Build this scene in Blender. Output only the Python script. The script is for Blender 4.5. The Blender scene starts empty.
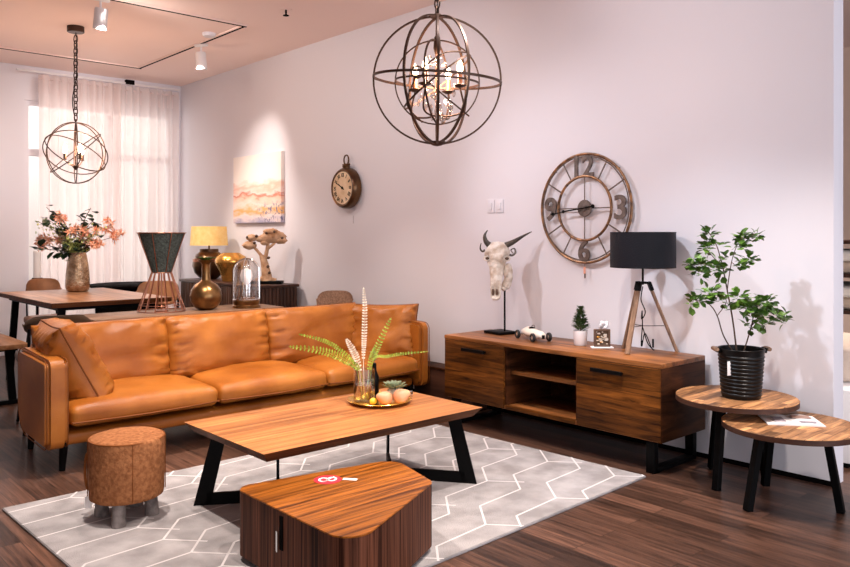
import bpy, bmesh, math, random
from mathutils import Vector, Matrix, noise
PI = math.pi
rnd = random.Random(7)
COL = bpy.context.scene.collection
def R(d): return math.radians(d)

# ------------------------------------------------------------------ materials
def newmat(name):
    m = bpy.data.materials.new(name); m.use_nodes = True
    nt = m.node_tree; b = nt.nodes['Principled BSDF']
    return m, nt, b
def N(nt, t, **kw):
    n = nt.nodes.new(t)
    for k, v in kw.items(): setattr(n, k, v)
    return n
def c4(c): return (c[0], c[1], c[2], 1)
def srgb(r, g, b):
    f = lambda v: (v/255/12.92) if v/255 <= .04045 else ((v/255+.055)/1.055)**2.4
    return (f(r), f(g), f(b))
def plain(name, col, rough=.5, metal=0, bump=0, bscale=60, var=0, vscale=8, col2=None, coat=0, spec=.5):
    m, nt, b = newmat(name)
    b.inputs['Base Color'].default_value = c4(col); b.inputs['Roughness'].default_value = rough
    b.inputs['Metallic'].default_value = metal; b.inputs['Coat Weight'].default_value = coat
    b.inputs['Specular IOR Level'].default_value = spec
    tc = N(nt, 'ShaderNodeTexCoord')
    if var or col2:
        n = N(nt, 'ShaderNodeTexNoise'); n.inputs['Scale'].default_value = vscale; n.inputs['Detail'].default_value = 5
        nt.links.new(tc.outputs['Object'], n.inputs['Vector'])
        r = N(nt, 'ShaderNodeValToRGB')
        c2 = col2 or tuple(v*(1-var) for v in col)
        r.color_ramp.elements[0].position = .35; r.color_ramp.elements[1].position = .65
        r.color_ramp.elements[0].color = c4(c2); r.color_ramp.elements[1].color = c4(col)
        nt.links.new(n.outputs['Fac'], r.inputs['Fac']); nt.links.new(r.outputs['Color'], b.inputs['Base Color'])
    if bump:
        n = N(nt, 'ShaderNodeTexNoise'); n.inputs['Scale'].default_value = bscale; n.inputs['Detail'].default_value = 4
        nt.links.new(tc.outputs['Object'], n.inputs['Vector'])
        bp = N(nt, 'ShaderNodeBump'); bp.inputs['Strength'].default_value = bump; bp.inputs['Distance'].default_value = .01
        nt.links.new(n.outputs['Fac'], bp.inputs['Height']); nt.links.new(bp.outputs['Normal'], b.inputs['Normal'])
    return m
def wood(name, dark, light, axis='X', rough=.42, planks=None, vary=.35, uv='XY', grain=22, stretch=1.3, gap=.002, edge=(.02,.01,.005), contrast=(.3,.72), mottle=.5, spec=.25):
    """grain runs along axis; planks=(length,width) with u along boards, v across"""
    m, nt, b = newmat(name); b.inputs['Roughness'].default_value = rough; b.inputs['Specular IOR Level'].default_value = spec
    tc = N(nt, 'ShaderNodeTexCoord'); L = nt.links.new
    mp = N(nt, 'ShaderNodeMapping')
    s = {'X': grain, 'Y': grain, 'Z': grain}; s[axis] = stretch
    mp.inputs['Scale'].default_value = (s['X'], s['Y'], s['Z'])
    L(tc.outputs['Object'], mp.inputs['Vector'])
    vec = mp.outputs['Vector']
    brick = None
    if planks:
        sp = N(nt, 'ShaderNodeSeparateXYZ'); L(tc.outputs['Object'], sp.inputs[0])
        cb = N(nt, 'ShaderNodeCombineXYZ'); L(sp.outputs[uv[0]], cb.inputs['X']); L(sp.outputs[uv[1]], cb.inputs['Y'])
        brick = N(nt, 'ShaderNodeTexBrick'); L(cb.outputs[0], brick.inputs['Vector'])
        brick.inputs['Scale'].default_value = 1; brick.inputs['Brick Width'].default_value = planks[0]
        brick.inputs['Row Height'].default_value = planks[1]; brick.inputs['Mortar Size'].default_value = gap
        brick.inputs['Mortar Smooth'].default_value = .2
        brick.offset = .37
        brick.inputs['Color1'].default_value = (0, 0, 0, 1); brick.inputs['Color2'].default_value = (1, 1, 1, 1)
        brick.inputs['Mortar'].default_value = (.5, .5, .5, 1)
        # shift the grain board by board
        ad = N(nt, 'ShaderNodeVectorMath', operation='MULTIPLY_ADD')
        L(brick.outputs['Color'], ad.inputs[0]); ad.inputs[1].default_value = (7, 13, 5); L(vec, ad.inputs[2]); vec = ad.outputs[0]
    n = N(nt, 'ShaderNodeTexNoise'); n.inputs['Scale'].default_value = 1; n.inputs['Detail'].default_value = 7; n.inputs['Roughness'].default_value = .62
    n.inputs['Distortion'].default_value = .7
    L(vec, n.inputs['Vector'])
    r = N(nt, 'ShaderNodeValToRGB'); e = r.color_ramp.elements
    e[0].position, e[1].position = contrast; e[0].color = c4(dark); e[1].color = c4(light)
    L(n.outputs['Fac'], r.inputs['Fac']); out = r.outputs['Color']
    n2 = N(nt, 'ShaderNodeTexNoise'); n2.inputs['Scale'].default_value = .22; n2.inputs['Detail'].default_value = 3
    L(vec, n2.inputs['Vector'])
    mr = N(nt, 'ShaderNodeMapRange'); mr.inputs['From Min'].default_value = .3; mr.inputs['From Max'].default_value = .7
    mr.inputs['To Min'].default_value = 1-mottle*.6; mr.inputs['To Max'].default_value = 1+mottle*.4
    L(n2.outputs['Fac'], mr.inputs['Value'])
    vm = N(nt, 'ShaderNodeVectorMath', operation='SCALE'); L(out, vm.inputs[0]); L(mr.outputs[0], vm.inputs['Scale']); out = vm.outputs[0]
    if brick:
        m2 = N(nt, 'ShaderNodeMapRange'); m2.inputs['To Min'].default_value = 1-vary; m2.inputs['To Max'].default_value = 1+vary
        L(brick.outputs['Color'], m2.inputs['Value'])
        v2 = N(nt, 'ShaderNodeVectorMath', operation='SCALE'); L(out, v2.inputs[0]); L(m2.outputs[0], v2.inputs['Scale'])
        mx = N(nt, 'ShaderNodeMix', data_type='RGBA'); L(brick.outputs['Fac'], mx.inputs['Factor'])
        L(v2.outputs[0], mx.inputs['A']); mx.inputs['B'].default_value = c4(edge); out = mx.outputs['Result']
    L(out, b.inputs['Base Color'])
    bp = N(nt, 'ShaderNodeBump'); bp.inputs['Strength'].default_value = .15; bp.inputs['Distance'].default_value = .004
    L(n.outputs['Fac'], bp.inputs['Height']); L(bp.outputs['Normal'], b.inputs['Normal'])
    return m
def emit(name, col, s):
    m, nt, b = newmat(name)
    b.inputs['Emission Color'].default_value = c4(col); b.inputs['Emission Strength'].default_value = s
    b.inputs['Base Color'].default_value = c4(col)
    return m
def clear(name, tint=(1,1,1), gloss=.12, rough=.02):
    m, nt, b = newmat(name); nt.nodes.remove(b)
    o = nt.nodes['Material Output']
    t = N(nt, 'ShaderNodeBsdfTransparent'); t.inputs[0].default_value = c4(tint)
    g = N(nt, 'ShaderNodeBsdfGlossy'); g.inputs['Roughness'].default_value = rough
    lw = N(nt, 'ShaderNodeLayerWeight'); lw.inputs['Blend'].default_value = .35
    ad = N(nt, 'ShaderNodeMath', operation='MULTIPLY_ADD'); nt.links.new(lw.outputs['Facing'], ad.inputs[0]); ad.inputs[1].default_value = .75; ad.inputs[2].default_value = gloss
    ad.use_clamp = True
    mx = N(nt, 'ShaderNodeMixShader'); nt.links.new(ad.outputs[0], mx.inputs[0]); nt.links.new(t.outputs[0], mx.inputs[1]); nt.links.new(g.outputs[0], mx.inputs[2])
    nt.links.new(mx.outputs[0], o.inputs['Surface']); return m
def sheer(name, col, alpha):
    m, nt, b = newmat(name); nt.nodes.remove(b); o = nt.nodes['Material Output']
    t = N(nt, 'ShaderNodeBsdfTransparent'); d = N(nt, 'ShaderNodeBsdfDiffuse'); d.inputs[0].default_value = c4(col)
    tr = N(nt, 'ShaderNodeBsdfTranslucent'); tr.inputs[0].default_value = c4(col)
    m1 = N(nt, 'ShaderNodeMixShader'); m1.inputs[0].default_value = .55
    nt.links.new(d.outputs[0], m1.inputs[1]); nt.links.new(tr.outputs[0], m1.inputs[2])
    m2 = N(nt, 'ShaderNodeMixShader'); m2.inputs[0].default_value = alpha
    nt.links.new(t.outputs[0], m2.inputs[1]); nt.links.new(m1.outputs[0], m2.inputs[2])
    nt.links.new(m2.outputs[0], o.inputs['Surface']); return m

M = {}
M['wall'] = plain('wall_paint', (.745, .73, .77), .9, spec=.15)
M['ceiling'] = plain('ceiling_paint', (.90, .73, .67), .95, spec=.1)
M['white'] = plain('white_paint', (.82, .80, .80), .5)
M['black'] = plain('black_metal', (.0016, .0016, .0018), .5, spec=.10)
M['blackwood'] = plain('black_wood', (.003, .0025, .002), .85, spec=.05)
M['floor'] = wood('floor_oak', (.0035, .0015, .001), (.15, .072, .046), 'Y', .36, planks=(.95, .10), vary=.55, uv='YX', grain=60, stretch=3.0, gap=.0018, contrast=(.25,.78), spec=.3)
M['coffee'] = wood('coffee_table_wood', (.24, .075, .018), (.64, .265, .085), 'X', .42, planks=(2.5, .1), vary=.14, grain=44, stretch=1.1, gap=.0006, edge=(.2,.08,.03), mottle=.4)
M['coffee_edge'] = wood('tabletop_edge_shaded', (.03, .008, .003), (.17, .055, .016), 'X', .5, spec=.1, grain=40, stretch=2)  # darker than the tabletop: underside shade put into the edge colour
M['dining'] = wood('dining_wood', (.22, .09, .035), (.50, .25, .12), 'Y', .4, planks=(2.5, .15), vary=.2, uv='YX', gap=.001, edge=(.12,.06,.03))
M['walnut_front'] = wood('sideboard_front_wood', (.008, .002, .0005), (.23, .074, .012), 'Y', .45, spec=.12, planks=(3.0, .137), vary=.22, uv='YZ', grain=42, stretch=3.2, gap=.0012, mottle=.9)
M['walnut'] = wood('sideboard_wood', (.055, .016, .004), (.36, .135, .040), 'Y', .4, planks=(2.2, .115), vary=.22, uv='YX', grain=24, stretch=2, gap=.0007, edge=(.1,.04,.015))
M['walnut_side'] = wood('sideboard_side_shaded', (.010, .003, .001), (.085, .028, .010), 'X', .5, spec=.08, grain=22, stretch=3)  # darker than the top wood: shade of upright faces in the colour
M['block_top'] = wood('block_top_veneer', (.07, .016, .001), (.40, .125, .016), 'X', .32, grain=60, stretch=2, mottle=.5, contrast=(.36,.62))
M['block_side'] = wood('block_side_shaded', (.022, .007, .004), (.16, .058, .032), 'Z', .5, spec=.08, contrast=(.38, .62), grain=75, stretch=1.2, mottle=.3)  # side shade painted in: darker than the top veneer
M['patch'] = wood('reclaimed_boards', (.07, .022, .007), (.66, .33, .14), 'X', .5, planks=(.21, .055), vary=.5, grain=26, stretch=3, gap=.001, mottle=.6)
M['darkwood'] = wood('dark_walnut', (.028, .010, .007), (.09, .038, .022), 'Y', .42)
M['slats'] = wood('slatted_dark_wood', (.03, .012, .008), (.13, .06, .035), 'Z', .45, grain=30)
M['consolewood'] = wood('console_wood', (.13, .07, .04), (.33, .19, .115), 'X', .45)
M['legwood'] = wood('lamp_leg_wood', (.11, .06, .035), (.40, .25, .16), 'Z', .5, grain=40)
M['leather'] = plain('cognac_leather', (.48, .165, .026), .33, bump=.25, bscale=240, col2=(.29, .082, .009), vscale=3.2, spec=.36)
M['leather_seam'] = plain('leather_piping', (.20, .058, .010), .55, spec=.2)
M['suede'] = plain('brown_suede', (.35, .145, .06), .9, bump=.5, bscale=60, col2=(.22, .082, .032), spec=.08, vscale=55)
M['chair_leather'] = plain('tan_chair_leather', (.38, .17, .07), .5, var=.35)
M['greywood'] = plain('weathered_log', (.20, .17, .16), .8, bump=.6, bscale=50, col2=(.09, .075, .07), vscale=25)
M['rug'] = plain('grey_rug_pile', (.37, .35, .35), .97, bump=.6, bscale=220, col2=(.25, .235, .235), vscale=7, spec=.05)
M['rugline'] = plain('white_rug_line', (.58, .55, .55), .97, bump=.5, bscale=220, spec=.05)
M['bronze'] = plain('dark_bronze', (.14, .075, .035), .3, .85, col2=(.07, .035, .02), vscale=9)
M['brass'] = plain('aged_brass', (.36, .20, .075), .3, .95, col2=(.16, .085, .035), vscale=11)
M['gold'] = plain('gold_glaze', (.80, .42, .10), .25, .85, var=.3)
M['goldtray'] = plain('gold_tray_metal', (.85, .48, .08), .22, .9)
M['hammered'] = plain('hammered_bronze', (.62, .46, .30), .24, .85, bump=.6, bscale=45, col2=(.32, .19, .10), vscale=20)
M['copper'] = plain('copper_wire', (.36, .15, .09), .3, .9)
M['iron'] = plain('clock_iron', (.17, .13, .11), .6, .2, col2=(.09, .065, .055), vscale=30)
M['rustring'] = plain('rust_gold_ring', (.36, .19, .09), .4, .7, col2=(.10, .06, .04), vscale=28)
M['chand'] = plain('chandelier_iron', (.07, .04, .028), .42, .8)
M['rust'] = plain('rust_iron', (.40, .15, .07), .5, .5)
M['shade_black'] = plain('black_lampshade', (.004, .0045, .008), .55, bump=.2, bscale=150, spec=.2)
M['greenmesh'] = plain('dark_green_mesh', (.020, .032, .028), .6, bump=1, bscale=120, col2=(.09, .12, .105), vscale=70)
M['bone'] = plain('bone', (.80, .74, .67), .6, bump=.7, bscale=60, col2=(.50, .40, .31), vscale=26)
M['horn'] = plain('dark_horn', (.025, .02, .018), .25, col2=(.12, .10, .08), vscale=12)
M['dark'] = plain('dark_void', (.004, .003, .003), .9, spec=.05)
M['leaf'] = plain('plant_leaf', (.13, .26, .035), .35, col2=(.025, .07, .008), vscale=12)
M['leafdark'] = plain('dark_leaf', (.02, .05, .02), .45, var=.4)
M['conifer'] = plain('conifer_needles', (.10, .17, .045), .55, col2=(.03, .07, .02), vscale=40)
M['fern'] = plain('fern_leaf', (.42, .52, .06), .5, col2=(.20, .32, .03), vscale=15)
M['fernpale'] = plain('pale_dried_fern', (.80, .72, .58), .7)
M['bark'] = plain('bark', (.10, .055, .035), .8)
M['coral'] = plain('coral_petal', (.85, .27, .13), .6, col2=(.85, .48, .30), vscale=40)
M['pinkpetal'] = plain('pale_pink_petal', (.85, .55, .40), .6)
M['lime'] = plain('lime_blossom', (.52, .56, .18), .6)
M['candle'] = plain('white_candle_wax', (.95, .93, .9), .5)
M['driftwood'] = plain('carved_pale_wood', (.72, .46, .28), .7, bump=.5, bscale=40, col2=(.40, .20, .09), vscale=18)
M['pear'] = plain('pear_skin', (.78, .50, .28), .4, col2=(.66, .22, .11), vscale=9)
M['succ'] = plain('succulent', (.36, .40, .25), .6, col2=(.14, .20, .11), vscale=30)
M['porcelain'] = plain('white_porcelain', (.82, .80, .82), .3)
M['paper'] = plain('paper', (.85, .82, .80), .6)
M['red'] = plain('red_sticker', (.75, .03, .05), .4)
M['blackbucket'] = plain('black_bucket', (.003, .003, .0035), .36, spec=.25)
M['soil'] = plain('soil', (.03, .02, .015), .95, bump=1, bscale=60)
M['chrome'] = plain('chrome', (.75, .72, .70), .12, 1)
M['rubber'] = plain('rubber_tyre', (.012, .012, .012), .6)
M['cream'] = plain('cream_enamel', (.80, .72, .62), .3)
M['ivory'] = plain('clock_dial', (.80, .62, .42), .6, col2=(.62, .42, .24), vscale=10)
M['glass'] = clear('clear_glass')
M['windowglass'] = clear('window_glass', gloss=.03)
M['crystal'] = clear('crystal', (1, .96, .94), .35, .05)
M['water'] = clear('vase_water', (.95, .80, .55), .1)
M['sheer'] = sheer('sheer_voile', (.90, .82, .79), .62)
M['sheer2'] = sheer('dense_voile', (.88, .78, .75), .76)
M['bulb'] = emit('warm_bulb', (1, .70, .45), 9)
M['bulb2'] = emit('frosted_globe_glass', (1, .88, .82), .12)
M['spotface'] = emit('spot_lamp_face', (1, .9, .8), 12)
M['orbglow'] = emit('lit_lampshade', (1, .66, .20), .42)
# gold lampshade: textile, its lit glow painted into the colour
m, nt, b = newmat('yellow_lampshade'); b.inputs['Base Color'].default_value = (.80, .50, .13, 1); b.inputs['Roughness'].default_value = .7
n = N(nt, 'ShaderNodeTexNoise'); n.inputs['Scale'].default_value = 22; n.inputs['Detail'].default_value = 6
r_ = N(nt, 'ShaderNodeValToRGB'); r_.color_ramp.elements[0].color = (.85, .50, .10, 1); r_.color_ramp.elements[1].color = (1, .80, .38, 1)
tc = N(nt, 'ShaderNodeTexCoord'); nt.links.new(tc.outputs['Object'], n.inputs['Vector']); nt.links.new(n.outputs['Fac'], r_.inputs['Fac'])
nt.links.new(r_.outputs['Color'], b.inputs['Base Color']); M['yellowshade'] = m
# abstract landscape of blush sky above ochre and blue-grey ground
m, nt, b = newmat('abstract_canvas'); b.inputs['Roughness'].default_value = .8
tc = N(nt, 'ShaderNodeTexCoord'); L = nt.links.new
n = N(nt, 'ShaderNodeTexNoise'); n.inputs['Scale'].default_value = 5; n.inputs['Detail'].default_value = 6
mp = N(nt, 'ShaderNodeMapping'); mp.inputs['Scale'].default_value = (1, 3.2, 1); L(tc.outputs['Object'], mp.inputs['Vector']); L(mp.outputs[0], n.inputs['Vector'])
sp = N(nt, 'ShaderNodeSeparateXYZ'); L(tc.outputs['Object'], sp.inputs[0])
ma = N(nt, 'ShaderNodeMath', operation='MULTIPLY_ADD'); L(n.outputs['Fac'], ma.inputs[0]); ma.inputs[1].default_value = .22; L(sp.outputs['Y'], ma.inputs[2])
mr = N(nt, 'ShaderNodeMapRange'); mr.inputs['From Min'].default_value = -.25; mr.inputs['From Max'].default_value = .47; L(ma.outputs[0], mr.inputs['Value'])
cr = N(nt, 'ShaderNodeValToRGB'); L(mr.outputs[0], cr.inputs['Fac'])
stops = [(0, (.42, .40, .55)), (.10, (.85, .72, .70)), (.18, (.80, .42, .12)), (.27, (.85, .70, .62)), (.36, (.85, .55, .42)), (.41, (.62, .20, .13)), (.45, (.88, .66, .58)), (.53, (.82, .48, .36)), (.62, (.88, .80, .72)), (1, (.86, .78, .72))]
cr.color_ramp.elements[0].color = c4(stops[0][1]); cr.color_ramp.elements[1].color = c4(stops[-1][1]); cr.color_ramp.elements[1].position = 1
for p_, c_ in stops[1:-1]:
    e = cr.color_ramp.elements.new(p_); e.color = c4(c_)
n2 = N(nt, 'ShaderNodeTexNoise'); n2.inputs['Scale'].default_value = 26; n2.inputs['Detail'].default_value = 5; L(tc.outputs['Object'], n2.inputs['Vector'])
g1 = N(nt, 'ShaderNodeMapRange'); g1.inputs['From Min'].default_value = .52; g1.inputs['From Max'].default_value = .6; L(n2.outputs['Fac'], g1.inputs['Value'])
g2 = N(nt, 'ShaderNodeMapRange'); g2.inputs['From Min'].default_value = -.12; g2.inputs['From Max'].default_value = -.2; L(sp.outputs['Y'], g2.inputs['Value'])
g3 = N(nt, 'ShaderNodeMath', operation='MULTIPLY'); g4 = N(nt, 'ShaderNodeMapRange'); g4.inputs['From Min'].default_value = -.15; g4.inputs['From Max'].default_value = .3; L(sp.outputs['X'], g4.inputs['Value'])
g5 = N(nt, 'ShaderNodeMath', operation='MULTIPLY'); L(g2.outputs[0], g5.inputs[0]); L(g4.outputs[0], g5.inputs[1])
L(g1.outputs[0], g3.inputs[0]); L(g5.outputs[0], g3.inputs[1])
mx = N(nt, 'ShaderNodeMix', data_type='RGBA'); L(g3.outputs[0], mx.inputs['Factor']); L(cr.outputs['Color'], mx.inputs['A']); mx.inputs['B'].default_value = (.20, .19, .30, 1)
L(mx.outputs['Result'], b.inputs['Base Color']); M['canvas'] = m

# ------------------------------------------------------------------ mesh builder
class MB:
    def __init__(s): s.bm = bmesh.new()
    def merge(s, t, mat4=None, mi=0):
        if mat4 is not None: bmesh.ops.transform(t, matrix=mat4, verts=t.verts)
        for f in t.faces: f.material_index = mi
        me = bpy.data.meshes.new('tmp'); t.to_mesh(me); t.free(); s.bm.from_mesh(me); bpy.data.meshes.remove(me); return s
    def box(s, c, d, bev=0, rot=None, mi=0, seg=2):
        t = bmesh.new(); bmesh.ops.create_cube(t, size=1)
        bmesh.ops.scale(t, vec=Vector(d), verts=t.verts)
        if bev: bmesh.ops.bevel(t, geom=t.edges[:], offset=min(bev, min(d)*.49), segments=seg, profile=.5, affect='EDGES')
        m = Matrix.Translation(Vector(c))
        if rot is not None: m = m @ (rot if isinstance(rot, Matrix) else Matrix.Rotation(rot, 4, 'Z'))
        return s.merge(t, m, mi)
    def bar(s, a, b, w, h, up=Vector((0, 0, 1)), bev=.001, mi=0):
        a = Vector(a); b = Vector(b); z = (b-a).normalized(); x = Vector(up).cross(z)
        if x.length < 1e-4: x = Vector((1, 0, 0)).cross(z)
        x.normalize(); y = z.cross(x)
        m = Matrix((x, y, z)).transposed().to_4x4(); m.translation = (a+b)/2
        t = bmesh.new(); bmesh.ops.create_cube(t, size=1); bmesh.ops.scale(t, vec=(w, h, (b-a).length), verts=t.verts)
        if bev: bmesh.ops.bevel(t, geom=t.edges[:], offset=bev, segments=1, affect='EDGES')
        return s.merge(t, m, mi)
    def tube(s, pts, r, n=8, mi=0, closed=False):
        pts = [Vector(p) for p in pts]; k = len(pts)
        rr = r if isinstance(r, (list, tuple)) else [r]*k
        t = bmesh.new(); rings = []; prev = None
        for i, p in enumerate(pts):
            if closed: d = pts[(i+1) % k]-pts[i-1]
            else: d = pts[min(i+1, k-1)]-pts[max(i-1, 0)]
            d.normalize()
            if prev is None:
                x = d.orthogonal().normalized()
            else:
                x = (prev-d*prev.dot(d))
                x = x.normalized() if x.length > 1e-5 else d.orthogonal().normalized()
            prev = x; y = d.cross(x)
            rings.append([t.verts.new(p+(x*math.cos(2*PI*j/n)+y*math.sin(2*PI*j/n))*rr[i]) for j in range(n)])
        m_ = k if closed else k-1
        for i in range(m_):
            a = rings[i]; b = rings[(i+1) % k]
            off = 0
            if closed and i == k-1:
                off = min(range(n), key=lambda q: (a[0].co-b[q].co).length)
            for j in range(n):
                t.faces.new((a[j], a[(j+1) % n], b[(j+1+off) % n], b[(j+off) % n]))
        if not closed: t.faces.new(rings[0][::-1]); t.faces.new(rings[-1])
        return s.merge(t, None, mi)
    def ring(s, c, r, tr, m3=None, n=48, k=6, flat=None, mi=0, ry=None):
        """circle of radius r in local XY through m3"""
        m3 = m3 or Matrix.Identity(3); c = Vector(c); ry = ry or r
        if flat is None:
            return s.tube([c+m3 @ Vector((r*math.cos(2*PI*i/n), ry*math.sin(2*PI*i/n), 0)) for i in range(n)], tr, k, mi, True)
        w, h = flat
        t = bmesh.new(); rings = []
        for i in range(n):
            a = 2*PI*i/n
            rings.append([t.verts.new(c+m3 @ Vector(((r+dx)*math.cos(a), (ry+dx)*math.sin(a), dz))) for dx, dz in ((-w/2, -h/2), (w/2, -h/2), (w/2, h/2), (-w/2, h/2))])
        for i in range(n):
            a = rings[i]; b = rings[(i+1) % n]
            for j in range(4): t.faces.new((a[j], b[j], b[(j+1) % 4], a[(j+1) % 4]))
        return s.merge(t, None, mi)
    def lathe(s, prof, c=(0, 0, 0), n=36, mi=0, m3=None, sx=1, sy=1):
        t = bmesh.new(); c = Vector(c); m3 = m3 or Matrix.Identity(3); rings = []
        for r, z in prof:
            if r < 1e-5: rings.append([t.verts.new(c+m3 @ Vector((0, 0, z)))])
            else: rings.append([t.verts.new(c+m3 @ Vector((r*sx*math.cos(2*PI*j/n), r*sy*math.sin(2*PI*j/n), z))) for j in range(n)])
        for a, b in zip(rings, rings[1:]):
            for j in range(n):
                j2 = (j+1) % n
                if len(a) == 1 and len(b) == 1: break
                if len(a) == 1: t.faces.new((a[0], b[j2], b[j]))
                elif len(b) == 1: t.faces.new((a[j], a[j2], b[0]))
                else: t.faces.new((a[j], a[j2], b[j2], b[j]))
        bmesh.ops.recalc_face_normals(t, faces=t.faces)
        return s.merge(t, None, mi)
    def ball(s, c, r, n=12, mi=0):
        r = r if isinstance(r, (tuple, list)) else (r, r, r)
        t = bmesh.new(); bmesh.ops.create_uvsphere(t, u_segments=n*2, v_segments=n, radius=1)
        return s.merge(t, Matrix.Translation(Vector(c)) @ Matrix.Diagonal((*r, 1)), mi)
    def prism(s, poly, z0, z1, bev=0, mi=0, mi_side=None, m4=None):
        t = bmesh.new(); k = len(poly)
        a = [t.verts.new((x, y, z0)) for x, y in poly]; b = [t.verts.new((x, y, z1)) for x, y in poly]
        t.faces.new(a[::-1]); top = t.faces.new(b)
        for i in range(k): t.faces.new((a[i], a[(i+1) % k], b[(i+1) % k], b[i]))
        bmesh.ops.recalc_face_normals(t, faces=t.faces)
        if bev:
            es = [e for e in t.edges if all(abs(v.co.z-z1) < 1e-6 for v in e.verts) or all(abs(v.co.z-z0) < 1e-6 for v in e.verts)]
            bmesh.ops.bevel(t, geom=es, offset=bev, segments=2, affect='EDGES')
        if m4 is not None: bmesh.ops.transform(t, matrix=m4, verts=t.verts)
        for f in t.faces:
            f.material_index = mi if (mi_side is None or abs(f.normal.z) > .7) else mi_side
        me = bpy.data.meshes.new('tmp'); t.to_mesh(me); t.free(); s.bm.from_mesh(me); bpy.data.meshes.remove(me); return s
    def poly(s, pts, mi=0):
        f = s.bm.faces.new([s.bm.verts.new(p) for p in pts]); f.material_index = mi; return s
    def leaf(s, p, d, up, L, W, mi=0, fold=.15, droop=.15):
        p = Vector(p); d = Vector(d).normalized(); x = d.cross(Vector(up))
        x = x.normalized() if x.length > 1e-3 else d.orthogonal().normalized()
        u = x.cross(d)
        P = lambda a, b, c: p+d*(L*a)+x*(W*b)+u*(L*c)
        v = [s.bm.verts.new(q) for q in (P(0, 0, 0), P(.35, -.42, fold*.5), P(.7, -.5, fold*.3-droop*.3), P(1, 0, -droop), P(.7, .5, fold*.3-droop*.3), P(.35, .42, fold*.5), P(.55, 0, -.02))]
        for a, b, c in ((0, 1, 6), (1, 2, 6), (2, 3, 6), (3, 4, 6), (4, 5, 6), (5, 0, 6)):
            f = s.bm.faces.new((v[a], v[b], v[c])); f.material_index = mi
        return s
    def build(s, name, mats, parent=None, smooth=35, kind=None, loc=None):
        me = bpy.data.meshes.new(name); s.bm.normal_update(); s.bm.to_mesh(me); s.bm.free()
        for m_ in (mats if isinstance(mats, (list, tuple)) else [mats]): me.materials.append(m_)
        if smooth:
            me.shade_smooth(); me.set_sharp_from_angle(angle=R(smooth))
        o = bpy.data.objects.new(name, me); COL.objects.link(o)
        if parent is not None: o.parent = parent
        if kind: o['kind'] = kind
        if loc is not None: o.location = loc
        return o
def thing(name, label, cat, loc=(0, 0, 0), rz=0, group=None):
    o = bpy.data.objects.new(name, None); COL.objects.link(o); o.empty_display_size = .05
    o.location = loc; o.rotation_euler = (0, 0, rz); o['label'] = label; o['category'] = cat
    if group: o['group'] = group
    return o
def tag(o, label, cat, group=None, kind=None):
    o['label'] = label; o['category'] = cat
    if group: o['group'] = group
    if kind: o['kind'] = kind
    return o
def copy_tree(o, parent=None):
    c = o.copy(); COL.objects.link(c); c.parent = parent
    for ch in list(o.children): copy_tree(ch, c)
    return c
WALLROT = Matrix(((0, 0, -1), (-1, 0, 0), (0, 1, 0)))     # local x -> -Y, y -> Z, z -> -X (out of the clock wall)
def wallthing(name, label, cat, loc, group=None):
    o = thing(name, label, cat, loc, 0, group); o.rotation_euler = WALLROT.to_euler(); return o
def text_bm(mb, txt, size, m4, ext=.004, off=0.0, mi=0, sxy=(1, 1)):
    cu = bpy.data.curves.new('t', 'FONT'); cu.body = txt; cu.size = size; cu.extrude = ext; cu.offset = off
    cu.align_x = 'CENTER'; cu.align_y = 'CENTER'
    ob = bpy.data.objects.new('t', cu); COL.objects.link(ob)
    dg = bpy.context.evaluated_depsgraph_get(); dg.update()
    me = bpy.data.meshes.new_from_object(ob.evaluated_get(dg))
    t = bmesh.new(); t.from_mesh(me)
    xs = [v.co.x for v in t.verts]; ys = [v.co.y for v in t.verts]
    cx = (min(xs)+max(xs))/2; cy = (min(ys)+max(ys))/2
    bmesh.ops.translate(t, vec=(-cx, -cy, 0), verts=t.verts); bmesh.ops.scale(t, vec=(sxy[0], sxy[1], 1), verts=t.verts)
    mb.merge(t, m4, mi)
    bpy.data.objects.remove(ob); bpy.data.curves.remove(cu); bpy.data.meshes.remove(me)
def roundpoly(pts, radii, k=8):
    out = []; n = len(pts)
    for i in range(n):
        p = Vector((*pts[i], 0)); a = (Vector((*pts[i-1], 0))-p).normalized(); b = (Vector((*pts[(i+1) % n], 0))-p).normalized()
        ang = a.angle(b); r = radii[i]; d = r/math.tan(ang/2); c = p+(a+b).normalized()*(r/math.sin(ang/2))
        p0 = p+a*d-c; p1 = p+b*d-c
        for j in range(k+1):
            q = p0.slerp(p1, j/k) if p0.angle(p1) > 1e-3 else p0
            q = q.normalized()*r+c; out.append((q.x, q.y))
    return out
def smoothpath(pts, k=6):
    pts = [Vector(p) for p in pts]; out = []
    for i in range(len(pts)-1):
        p0 = pts[max(i-1, 0)]; p1 = pts[i]; p2 = pts[i+1]; p3 = pts[min(i+2, len(pts)-1)]
        for j in range(k):
            t = j/k
            out.append(.5*((2*p1)+(p2-p0)*t+(2*p0-5*p1+4*p2-p3)*t*t+(3*p1-p0-3*p2+p3)*t**3))
    out.append(pts[-1]); return out
def lerpl(a, b, n): return [a+(b-a)*i/(n-1) for i in range(n)]
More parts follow.
